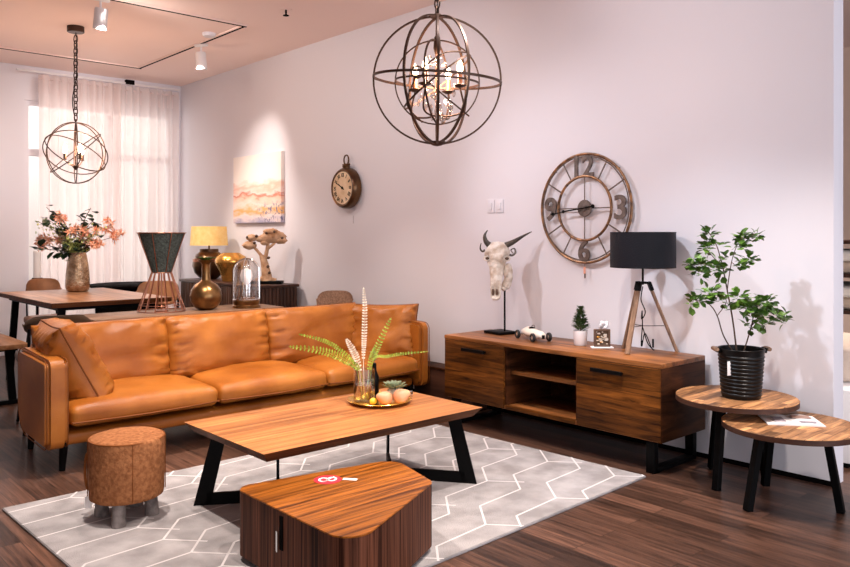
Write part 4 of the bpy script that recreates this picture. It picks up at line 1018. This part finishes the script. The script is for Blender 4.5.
# ------------------------------------------------------------------ dining area
dt = thing('dining_table', 'rectangular wooden dining table with black metal legs and bronze flower vase', 'dining table', (2.23, 6.78, 0))
x0, x1, y0, y1 = 1.775-2.23, 2.685-2.23, 6.02-6.78, 7.54-6.78
MB().prism([(x0, y0), (x1, y0), (x1, y1), (x0, y1)], .715, .75, .002, mi=0, mi_side=1).build('tabletop', [M['dining'], M['coffee_edge']], dt)
b = MB(); b.box((0, 0, .70), (x1-x0-.14, y1-y0-.2, .03)); b.build('apron', M['black'], dt)
for y in (y0+.13, y1-.16):
    for x in (x0+.06, x1-.06):
        s_ = 1 if x < 0 else -1
        MB().bar((x+.0*s_, y, 0), (x+.05*s_, y, .70), .03, .055, bev=.003).build('leg', M['black'], dt)
dv = thing('flower_vase', 'tapered hammered bronze vase of flowers on the dining table', 'vase', (2.325, 7.15, .7505)); dv.scale = (.93, .93, 1)
MB().lathe([(0, 0), (.080, 0), (.096, .01), (.106, .04), (.108, .08), (.104, .16), (.095, .24), (.082, .31), (.074, .345), (.070, .345), (.078, .30), (.098, .10), (.08, .02), (0, .02)], n=44).build('vase_body', M['hammered'], dv)
def st_pt(px, py, dp=0):
    s_ = 6.86/777
    return cam_r*((px-77)*s_)+Vector((0, 0, 1.25-(py-235)*s_-1.08))+cam_f*dp
def stem(kind, label, px, py, dp, grp, sd):
    rr = random.Random(sd); p = st_pt(px, py, dp)
    r = thing(kind, label, 'flower' if 'flower' in kind or 'bloom' in kind else 'leafy stem', (2.31, 7.16, 1.08), 0, grp)
    base = cam_r*((px-77)*.0009)+Vector((0, 0, -.10)); md = Vector((p.x*.45, p.y*.45, p.z*.62))
    ps = smoothpath([base, Vector((p.x*.15, p.y*.15, .01)), md, p], 5)
    MB().tube(ps, lerpl(.005, .0025, len(ps)), 5).build('stem', M['bark'], r)
    b = MB()
    if kind == 'spiky_bloom':
        for k in range(4):
            c = p+Vector((rr.uniform(-.06, .06), rr.uniform(-.05, .05), rr.uniform(-.05, .04))) if k else p
            for _ in range(24):
                d = Vector((rr.gauss(0, 1), rr.gauss(0, 1), rr.gauss(.2, 1))).normalized(); b.leaf(c, d, (rr.random(), 1, .3), rr.uniform(.035, .065), .009, mi=rr.choice((0, 0, 1)))
        b.build('blossom', [M['coral'], M['pinkpetal']], r, 0)
    elif kind == 'leafy_branch':
        for i in range(14):
            u = .45+.55*i/13; q = ps[int(u*(len(ps)-1))]+Vector((rr.uniform(-.02, .02), rr.uniform(-.03, .03), rr.uniform(-.02, .02)))
            b.leaf(q, (rr.gauss(0, 1), rr.gauss(0, 1), rr.gauss(.2, .6)), (0, 0, 1), rr.uniform(.075, .11), rr.uniform(.055, .08))
        b.build('leaves', M['leafdark'], r, 0)
    else:
        for i in range(130):
            u = rr.uniform(.3, 1); q = ps[int(u*(len(ps)-1))]+Vector((rr.gauss(0, .025), rr.gauss(0, .025), rr.gauss(0, .03))); b.leaf(q, (rr.gauss(0, 1), rr.gauss(0, 1), rr.gauss(.3, 1)), (0, .2, 1), .03, .02)
        b.build('blossom', M['lime'], r, 0)
FG = 'bouquet in the bronze vase'
for i, (px, py, lab) in enumerate(((63, 220, 'coral spiky bloom rising high above the vase on the left'), (45, 238, 'coral spiky bloom left of the high one'), (37, 244, 'outermost left coral spiky bloom in the bouquet'), (60, 238, 'coral spiky bloom low over the vase rim, left half'),
                               (75, 232, 'coral spiky bloom in the middle of the bouquet'), (92, 232, 'coral spiky bloom right of the bouquet middle'), (96, 243, 'low coral spiky bloom right of the vase'), (110, 224, 'coral spiky bloom high on the right side'), (112, 237, 'outermost right coral spiky bloom in the bouquet'), (103, 243, 'coral spiky bloom under the outermost right ones'))):
    stem('spiky_bloom', lab+', bronze vase', px, py, rnd.uniform(-.08, .08), FG, i+20)
for i, (px, py, lab) in enumerate(((46, 207, 'tallest dark leafy branch on the left of the bouquet'), (48, 218, 'dark leafy branch below the tallest left one'), (38, 248, 'dark leafy branch drooping low on the left'), (56, 252, 'dark leafy branch close to the vase rim, left'), (94, 208, 'tallest dark leafy branch on the right of the bouquet'), (92, 220, 'dark leafy branch beneath the tallest right one'), (100, 240, 'dark leafy branch behind the right coral blooms'), (84, 246, 'dark leafy branch just above the vase rim'))):
    stem('leafy_branch', lab, px, py, rnd.uniform(-.06, .06), FG, i+50)
for i, (px, py, lab) in enumerate(((40, 222, 'lime green blossom spray reaching far left'), (58, 225, 'lime green blossom spray left of centre'), (70, 240, 'lime green blossom spray just above the vase'), (86, 238, 'lime green blossom spray right of centre'), (102, 232, 'lime green blossom spray on the right side'))):
    stem('blossom_spray', lab, px, py, rnd.uniform(-.05, .05), FG, i+80)

def chair(label, loc, rz, mat, grp, zt=.83):
    r = thing('dining_chair', label, 'chair', loc, rz, grp)
    b = MB(); softbox(b, (0, 0, .445), (.44, .44, .07), .03, bulge=.01, cuts=10, wr=.002); b.build('seat', mat, r, 60)
    b = MB(); t = bmesh.new(); n_ = 14; g = [[], []]
    cols = []
    for i in range(n_+1):
        u = i/n_*2-1; col = []
        for j in range(9):
            v = j/8; half = .205*(1-.10*abs(v-.5)*2)*(1 if .1 < v < .9 else .93)
            col.append((u*half, -.215-.05*v+.075*u*u-.0, .60+(zt-.60)*v+(-.025*abs(u)**6 if v > .5 else .025*abs(u)**6)))
        cols.append(col)
    V = [[[t.verts.new((c[0], c[1]+o_, c[2])) for c in col] for col in cols] for o_ in (-.014, .014)]
    for s_ in (0, 1):
        for i in range(n_):
            for j in range(8): t.faces.new([V[s_][i][j], V[s_][i+1][j], V[s_][i+1][j+1], V[s_][i][j+1]])
    for i in range(n_):
        for j in (0, 8): t.faces.new([V[0][i][j], V[0][i+1][j], V[1][i+1][j], V[1][i][j]])
    for j in range(8):
        for i in (0, n_): t.faces.new([V[0][i][j], V[0][i][j+1], V[1][i][j+1], V[1][i][j]])
    bmesh.ops.recalc_face_normals(t, faces=t.faces); bmesh.ops.bevel(t, geom=[e for e in t.edges if e.calc_face_angle(0) > 1.2], offset=.008, segments=2, affect='EDGES')
    b.merge(t); b.build('backrest', mat, r, 60)
    for sx_ in (-1, 1):
        MB().tube([(sx_*.16, .15, .42), (sx_*.20, .20, 0)], [.012, .009], 8).build('leg', M['black'], r)
        MB().tube([(sx_*.16, -.17, .42), (sx_*.20, -.25, 0)], [.012, .009], 8).build('leg', M['black'], r)
        MB().tube(smoothpath([(sx_*.17, -.15, .41), (sx_*.17, -.22, .46), (sx_*.17, -.235, .66)], 4), .010, 8).build('back_post', M['black'], r)
    return r
chair('tan leather dining chair at the far short end of the dining table', (2.30, 7.86, 0), R(184), M['chair_leather'], 'dining chairs').scale = (.80, .85, 1)
chair('tan leather dining chair turned at an angle beyond the hourglass lamp', (2.875, 6.90, 0), R(-225+0), M['chair_leather'], 'dining chairs', .82)
chair('dark brown chair peeking out directly behind the sofa by the low bench', (1.63, 5.47, 0), R(-10), plain('olive_brown_leather', (.075, .045, .025), .45), 'dining chairs', .74)
chair('woven brown chair whose back shows above the sofa beside the side wall', (3.80, 5.40, 0), R(130), plain('woven_brown', (.36, .21, .13), .8, bump=1, bscale=70, col2=(.22, .12, .07), vscale=60), 'dining chairs', .765).scale = (.8, .9, 1)
bench = thing('dining_bench', 'low wooden bench with black metal frame at the left edge beside the sofa', 'bench', (1.475, 6.85, 0), 0)
MB().box((0, 0, .435), (.40, 1.30, .035), .004).build('seat', M['dining'], bench)
for y in (-.52, .52):
    b = MB(); b.bar((-.12, y, .02), (-.09, y, .42), .03, .05); b.bar((.12, y, .02), (.09, y, .42), .03, .05); b.box((0, y, .015), (.34, .05, .03), .002); b.box((0, y, .405), (.3, .05, .025), .002)
    b.build('leg_frame', M['black'], bench)
rbt = thing('black_drum_table', 'black round drum table in front of the curtains', 'side table', (3.15, 8.02, 0))
MB().lathe([(0, .715), (.40, .715), (.42, .725), (.42, .74), (.41, .745), (0, .745)], n=48).build('tabletop', M['blackwood'], rbt)
MB().lathe([(0, 0), (.30, 0), (.34, .04), (.34, .64), (.31, .715), (0, .715)], n=40).build('drum', M['blackwood'], rbt)
cs = thing('candle_stand', 'tall black floor candle stand behind the far dining chair', 'candle holder', (2.37, 8.50, 0))
MB().lathe([(0, 0), (.12, 0), (.12, .012), (.02, .02), (.014, .04), (.014, .76), (.05, .775), (.05, .815), (0, .815)], n=24).build('stand_body', M['black'], cs)
cn = thing('pillar_candle', 'tall white pillar candle on the black floor stand', 'candle', (2.37, 8.50, .8155))
MB().lathe([(0, 0), (.036, 0), (.036, .27), (.030, .275), (0, .272)], n=24).build('wax', M['candle'], cn); MB().tube([(0, 0, .27), (.002, 0, .29)], .002, 5).build('wick', M['dark'], cn)

# ------------------------------------------------------------------ console behind the sofa and its lamps
cst = thing('console_table', 'long narrow grey brown console table behind the sofa back', 'console table', (2.53, 5.47, 0))
MB().box((0, 0, .665), (1.44, .46, .05), .003).build('tabletop', M['consolewood'], cst)
MB().box((0, .02, .58), (1.30, .36, .12), .003).build('apron', M['blackwood'], cst)
for x in (-.66, .66):
    for y in (-.18, .18): MB().box((x, y, .32), (.045, .045, .64), .002).build('leg', M['blackwood'], cst)
CTZ = .6905
hl = thing('hourglass_lamp', 'hourglass shaped copper wire lamp with a dark green mesh cone shade', 'lamp', (2.385, 5.52, CTZ))
s_ = 5.68/777
n_ = 14; b = MB(); rb, rw, rtp, zw, zt = .168, .070, .172, .285, .575
b.ring((0, 0, .006), rb, .004, n=48); b.ring((0, 0, zw), rw, .004, n=36); b.ring((0, 0, zt), rtp, .0045, n=48); b.ring((0, 0, .05), .155, .0025, n=40)
for k in range(n_):
    a = 2*PI*k/n_; b.tube([(rb*math.cos(a), rb*math.sin(a), .004), (rw*math.cos(a), rw*math.sin(a), zw)], .0038, 6)
for k in range(8):
    a = 2*PI*k/8; b.tube([((rw+.003)*math.cos(a), (rw+.003)*math.sin(a), zw), ((rtp+.001)*math.cos(a), (rtp+.001)*math.sin(a), zt)], .0032, 6)
b.build('wire_frame', M['copper'], hl)
MB().lathe([(rw-.002, zw), (rtp-.004, zt), (rtp-.007, zt), (rw-.005, zw)], n=48).build('mesh_shade', M['greenmesh'], hl)
MB().tube([(0, 0, .0), (0, 0, .34)], .006, 8).lathe([(0, 0), (.05, 0), (.05, .01), (0, .014)], n=20).build('lamp_holder', M['copper'], hl)
MB().lathe([(0, .34), (.02, .35), (.035, .385), (.02, .42), (0, .425)], n=16).build('bulb', M['porcelain'], hl)
bv = thing('bottle_vase', 'round aged brass bottle vase with a narrow neck on the console', 'vase', (2.69, 5.43, CTZ))
MB().lathe([(0, 0), (.05, 0), (.085, .02), (.112, .065), (.118, .105), (.108, .15), (.080, .188), (.048, .208), (.034, .222), (.031, .25), (.031, .34), (.036, .352), (.060, .368), (.063, .372), (.055, .372), (.030, .35), (.026, .33), (.026, .24), (0, .2)], n=44).build('vase_body', M['brass'], bv)
gr = thing('trailing_greens', 'small green leaves in the mouth of the brass bottle vase', 'leafy sprig', (2.69, 5.43, CTZ+.36))
b = MB()
for i in range(26): a = rnd.uniform(0, 6.28); b.leaf((.012*math.cos(a), .012*math.sin(a), .006), (math.cos(a), math.sin(a), .55), (0, 0, 1), .075, .03)
b.build('leaves', M['leaf'], gr, 0)
ln = thing('glass_cloche_lantern', 'arched clear glass lantern with chrome frame on the console', 'lantern', (3.0, 5.38, CTZ))
MB().lathe([(0, 0), (.108, 0), (.108, .018), (.10, .024), (.104, .055), (.098, .06), (0, .06)], n=40).build('base', M['brass'], ln)
prof = [(.094, .062), (.096, .28)]+[(.096*math.cos(R(a)), .28+.096*math.sin(R(a))) for a in range(10, 91, 10)]
MB().lathe(prof, n=40).build('glass_dome', M['glass'], ln)
b = MB(); b.ring((0, 0, .065), .098, .005, n=40)
for az in (-42, 48):
    d = Vector((math.cos(R(az)), math.sin(R(az)), 0)); b.tube([d*.1+Vector((0, 0, .06)), d*.1+Vector((0, 0, .28))]+[d*(.1*math.cos(R(a)))+Vector((0, 0, .28+.1*math.sin(R(a)))) for a in range(12, 180, 12)]+[-d*.1+Vector((0, 0, .28)), -d*.1+Vector((0, 0, .06))], .0045, 6)
b.build('arched_frame', M['chrome'], ln)
MB().lathe([(0, .06), (.03, .06), (.03, .075), (.010, .085), (.010, .13), (.018, .14), (.018, .175), (0, .18)], n=24).build('lamp_socket', M['chrome'], ln)
MB().lathe([(.013, .178), (.040, .205), (.048, .245), (.036, .29), (0, .305)], n=24).build('frosted_bulb', M['bulb2'], ln)

# ------------------------------------------------------------------ wall cabinet and its ornaments
wc = thing('slatted_cabinet', 'dark slatted wooden cabinet against the side wall under the painting', 'cabinet', (3.825, 7.07, 0))
MB().box((0, 0, .772), (.46, 1.61, .026), .003).build('top_panel', M['darkwood'], wc)
b = MB(); b.box((0, 0, .42), (.43, 1.57, .678))
for i in range(44): b.box((-.217, -.77+i*.0358, .42), (.012, .018, .67), .002)
for i in range(11): b.box((-.19+i*.038, -.787, .42), (.02, .012, .67), .002)
b.build('slatted_body', M['slats'], wc)
for x in (-.18, .18):
    for y in (-.72, .72): MB().box((x, y, .04), (.04, .04, .082)).build('foot', M['black'], wc)
CBZ = .7855
yl_ = thing('bronze_pot_lamp', 'table lamp with yellow drum shade on a round dark bronze pot', 'lamp', (3.80, 7.60, CBZ))
MB().lathe([(0, 0), (.07, 0), (.09, .01), (.15, .07), (.172, .14), (.165, .20), (.135, .262), (.098, .288), (.096, .318), (.088, .318), (0, .31)], n=44).build('pot_base', M['bronze'], yl_)
MB().ring((0, 0, .20), .1655, .0, None, 48, flat=(.004, .03)).build('copper_band', M['copper'], yl_)
MB().tube([(0, 0, .31), (0, 0, .38)], .010, 10).build('neck', M['bronze'], yl_)
MB().lathe([(.196, .355), (.180, .555), (.177, .555), (.193, .355), (.196, .355)], n=48).build('lamp_shade', M['yellowshade'], yl_)
MB().lathe([(0, .38), (.02, .39), (.03, .43), (0, .46)], n=14).build('bulb', M['bulb'], yl_)
gvz = thing('gold_vase', 'wide shouldered gold glazed vase beside the bronze pot lamp', 'vase', (3.79, 7.10, CBZ))
MB().lathe([(0, 0), (.085, 0), (.09, .01), (.10, .06), (.125, .12), (.158, .18), (.160, .215), (.14, .25), (.10, .272), (.085, .285), (.075, .285), (.07, .26), (0, .25)], n=44).build('vase_body', M['gold'], gvz)
trr = thing('driftwood_tree', 'carved pale wooden tree sculpture on a black base', 'sculpture', (3.83, 6.52, CBZ), R(-42)); trr.scale = (1.22, 1.1, 1.18)
MB().box((0, 0, .012), (.28, .13, .024), .003).build('plinth', M['black'], trr)
b = MB()
b.tube(smoothpath([(.02, 0, .024), (.015, 0, .08), (0, 0, .16), (-.02, 0, .23)], 5), lerpl(.045, .022, 16), 12)
for pts, r0 in (([(.09, 0, .026), (.05, 0, .04), (.015, 0, .09)], .018), ([(-.07, .0, .026), (-.02, 0, .045), (.01, 0, .09)], .018), ([(-.02, 0, .22), (-.06, 0, .27), (-.10, 0, .31)], .014), ([(0, 0, .18), (.015, 0, .25), (.03, 0, .34)], .018), ([(.02, 0, .28), (.07, 0, .32), (.10, 0, .36)], .012)):
    ps = smoothpath(pts, 5); b.tube(ps, lerpl(r0, r0*.7, len(ps)), 8)
b.build('trunk', M['driftwood'], trr, 60)
b = MB()
for (x, z, a, c_) in ((-.12, .31, .055, .032), (-.10, .37, .045, .028), (-.03, .36, .045, .025), (.03, .37, .07, .045), (.09, .38, .075, .045), (.13, .35, .045, .03), (.05, .42, .06, .025), (.0, .33, .035, .02)):
    t = bmesh.new(); bmesh.ops.create_uvsphere(t, u_segments=18, v_segments=12, radius=1)
    for v in t.verts: v.co = Vector((v.co.x*a, v.co.y*.035, v.co.z*c_))*(1+.25*noise.noise(v.co*2.5+Vector((x*30, 0, 0))))
    b.merge(t, Matrix.Translation((x, 0, z)))
b.build('crown', M['driftwood'], trr, 60)
b = MB()
for (x, z) in ((-.13, .375), (-.06, .385), (-.075, .33), (.02, .41), (.08, .42), (.14, .37), (.035, .21), (.03, .14), (.04, .09)): b.ball((x, -.018, z), (.012, .022, .012), 6)
b.build('carved_hole', M['bark'], trr)

# ------------------------------------------------------------------ area beyond the wall end
pf = thing('display_platform', 'pale low display platform seen past the end of the wall', 'platform', (5.65, 2.0, 0))
MB().box((0, .1, .225), (2.4, 1.1, .39), .004).build('platform_body', M['white'], pf); MB().box((0, .1, .015), (2.36, 1.06, .03)).build('plinth', M['dark'], pf)
sh = thing('open_shelf', 'open dark shelf beyond the end of the wall', 'shelf', (6.2, 2.2, .4205))
for z in (.3, .55, .78): MB().box((0, 0, z), (1.0, .8, .025)).build('shelf_board', M['darkwood'], sh)
for x in (-.48, .48):
    for y in (-.38, .38): MB().box((x, y, .395), (.03, .03, .79)).build('upright', M['black'], sh)
for i, (z, lab) in enumerate(((.325, 'on the lower shelf board'), (.575, 'on the middle shelf board'))):
    for k in range(2):
        f_ = thing('folded_throw', 'folded beige throw blanket %s, %s of two' % (lab, ('lower', 'upper')[k]), 'blanket', (6.1, 2.12, .4205+z-.012+k*.082), 0, 'folded throws on the shelf')
        b = MB(); softbox(b, (0, 0, .04), (.7, .6, .08), .03, cuts=8, wr=.004); b.build('folded_cloth', (plain('beige_throw', (.62, .48, .36), .9), plain('cream_throw', (.80, .74, .66), .9))[k], f_, 60)
bd_ = thing('upholstered_bench', 'beige upholstered bench on the display platform beyond the wall end', 'bench', (5.05, 1.85, .4205))
b = MB(); softbox(b, (0, 0, .10), (.8, .5, .20), .05, cuts=8); b.build('cushion', plain('beige_linen', (.66, .54, .44), .9), bd_, 60)

# ------------------------------------------------------------------ lights
def spot(loc, tgt, power, size, blend=.6, col=(1, .86, .74), rad=.05):
    l = bpy.data.lights.new('spot', 'SPOT'); l.energy = power; l.spot_size = R(size); l.spot_blend = blend; l.color = col; l.shadow_soft_size = rad
    o = bpy.data.objects.new('spot_lamp', l); COL.objects.link(o); o.location = loc
    o.rotation_euler = (Vector(tgt)-Vector(loc)).to_track_quat('-Z', 'Y').to_euler(); return o
W_ = (1, .88, .80)
spot((3.24, 6.72, 2.80), (4.09, 7.0, 1.85), 42, 62, .9, W_, .05)
spot((2.15, 4.75, 2.95), (4.0, 2.6, .7), 85, 62, .9, (.97, .92, 1), .035)
spot((2.25, 2.45, 2.95), (3.7, 1.9, .2), 90, 60, .9, (.80, .88, 1.0), .035)
spot((1.25, 3.25, 2.95), (1.45, 3.15, 0), 200, 58, .8, W_, .03)
spot((2.9, 2.2, 2.95), (2.7, 2.9, 0), 170, 78, .8, W_, .04)
spot((1.7, 4.05, 2.95), (1.85, 4.55, .4), 190, 70, .8, W_, .05)
spot((3.0, 4.1, 2.95), (3.05, 4.6, .5), 120, 70, .8, W_, .05)
spot((2.1, 5.9, 2.80), (2.5, 6.9, .75), 130, 80, .8, W_, .05)
spot((1.6, 1.2, 2.95), (1.8, 2.4, .2), 120, 60, .8, W_, .05)
spot((3.2, 1.0, 2.95), (3.2, 1.6, 0), 140, 70, .8, W_, .05)
spot((2.6, 7.3, 2.95), (3.8, 6.9, .9), 90, 60, .8, W_, .05)
spot((6.0, 1.6, 2.9), (6.0, 2.2, .4), 200, 100, .8, W_, .1)
spot((2.3, 3.9, 2.95), (4.09, 4.4, 1.7), 36, 95, 1, (1, .91, .90), .1)  # added wall wash, brightens the clock wall
spot((2.3, 2.4, 2.95), (4.09, 2.3, 1.9), 26, 95, 1, (.82, .88, 1), .1)  # added cool wash for the near part of the same wall
spot((1.5, 7.4, 2.95), (1.0, 8.9, 1.6), 48, 95, 1, (1, .9, .87), .1)  # added wash on the back wall, no fixture there
for loc, p in (((2.482, 2.662, 2.0), 12), ((2.25, 6.97, 1.98), 16)):
    l = bpy.data.lights.new('bulb_light', 'POINT'); l.energy = p; l.color = (1, .62, .42); l.shadow_soft_size = .06
    o = bpy.data.objects.new('bulb_lamp', l); COL.objects.link(o); o.location = loc
# light behind the rear window, plus added fills with no visible source
def area(loc, tgt, sx_, sy_, p, col):
    l = bpy.data.lights.new('window_or_fill_light', 'AREA'); l.shape = 'RECTANGLE'; l.size = sx_; l.size_y = sy_; l.energy = p; l.color = col
    o = bpy.data.objects.new('window_or_fill_light', l); COL.objects.link(o); o.location = loc
    o.rotation_euler = (Vector(tgt)-Vector(loc)).to_track_quat('-Z', 'Y').to_euler(); return o
area((1.2, -3.2, 1.2), (2.4, 3.5, 2.6), 6.5, 2.2, 75, (.96, .94, 1))  # added fill aimed up to lift the ceiling
area((3.2, -2.6, 1.6), (4.1, 2.2, 1.5), 1.6, 2.6, 30, (.62, .75, 1))  # added cool fill, tints the near end of the clock wall
area((3.18, BY+.4, 1.5), (3.1, 5, 1.0), 1.5, 2.3, 18, (1, .97, .96))
area((2.8, 9.7, 3.2), (2.8, 12, 1.6), 4, 1, 92, (1, .97, .94))  # added light thrown onto the outside reflector wall
spot((2.1, 5.9, 2.92), (4.09, 5.9, 2.3), 38, 100, 1, (1, .87, .80), .1)  # added wash lifting the upper side wall
spot((1.4, 6.6, 2.92), (.8, 8.9, 1.6), 10, 100, 1, (1, .88, .82), .1)  # added fill for the left of the back wall
spot((2.6, 7.3, 2.92), (3.0, 8.9, 1.9), 30, 100, 1, (1, .90, .85), .1)  # added fill on the curtains and wall behind
w = bpy.data.worlds.new('world'); bpy.context.scene.world = w; w.use_nodes = True
w.node_tree.nodes['Background'].inputs[0].default_value = (1, .93, .92, 1); w.node_tree.nodes['Background'].inputs[1].default_value = .34

# ------------------------------------------------------------------ camera
cd = bpy.data.cameras.new('camera'); cd.sensor_width = 36; cd.lens = 777/850*36; cd.shift_y = -48.5/850; cd.clip_start = .05; cd.clip_end = 100
co_ = bpy.data.objects.new('camera', cd); COL.objects.link(co_); co_.location = (0, 0, 1.25)
co_.rotation_euler = (R(90), 0, R(47.9026-90)); bpy.context.scene.camera = co_
vs = bpy.context.scene.view_settings; vs.view_transform = 'Standard'; vs.look = 'None'; vs.gamma = 1; vs.use_curve_mapping = False; vs.exposure = 0.82
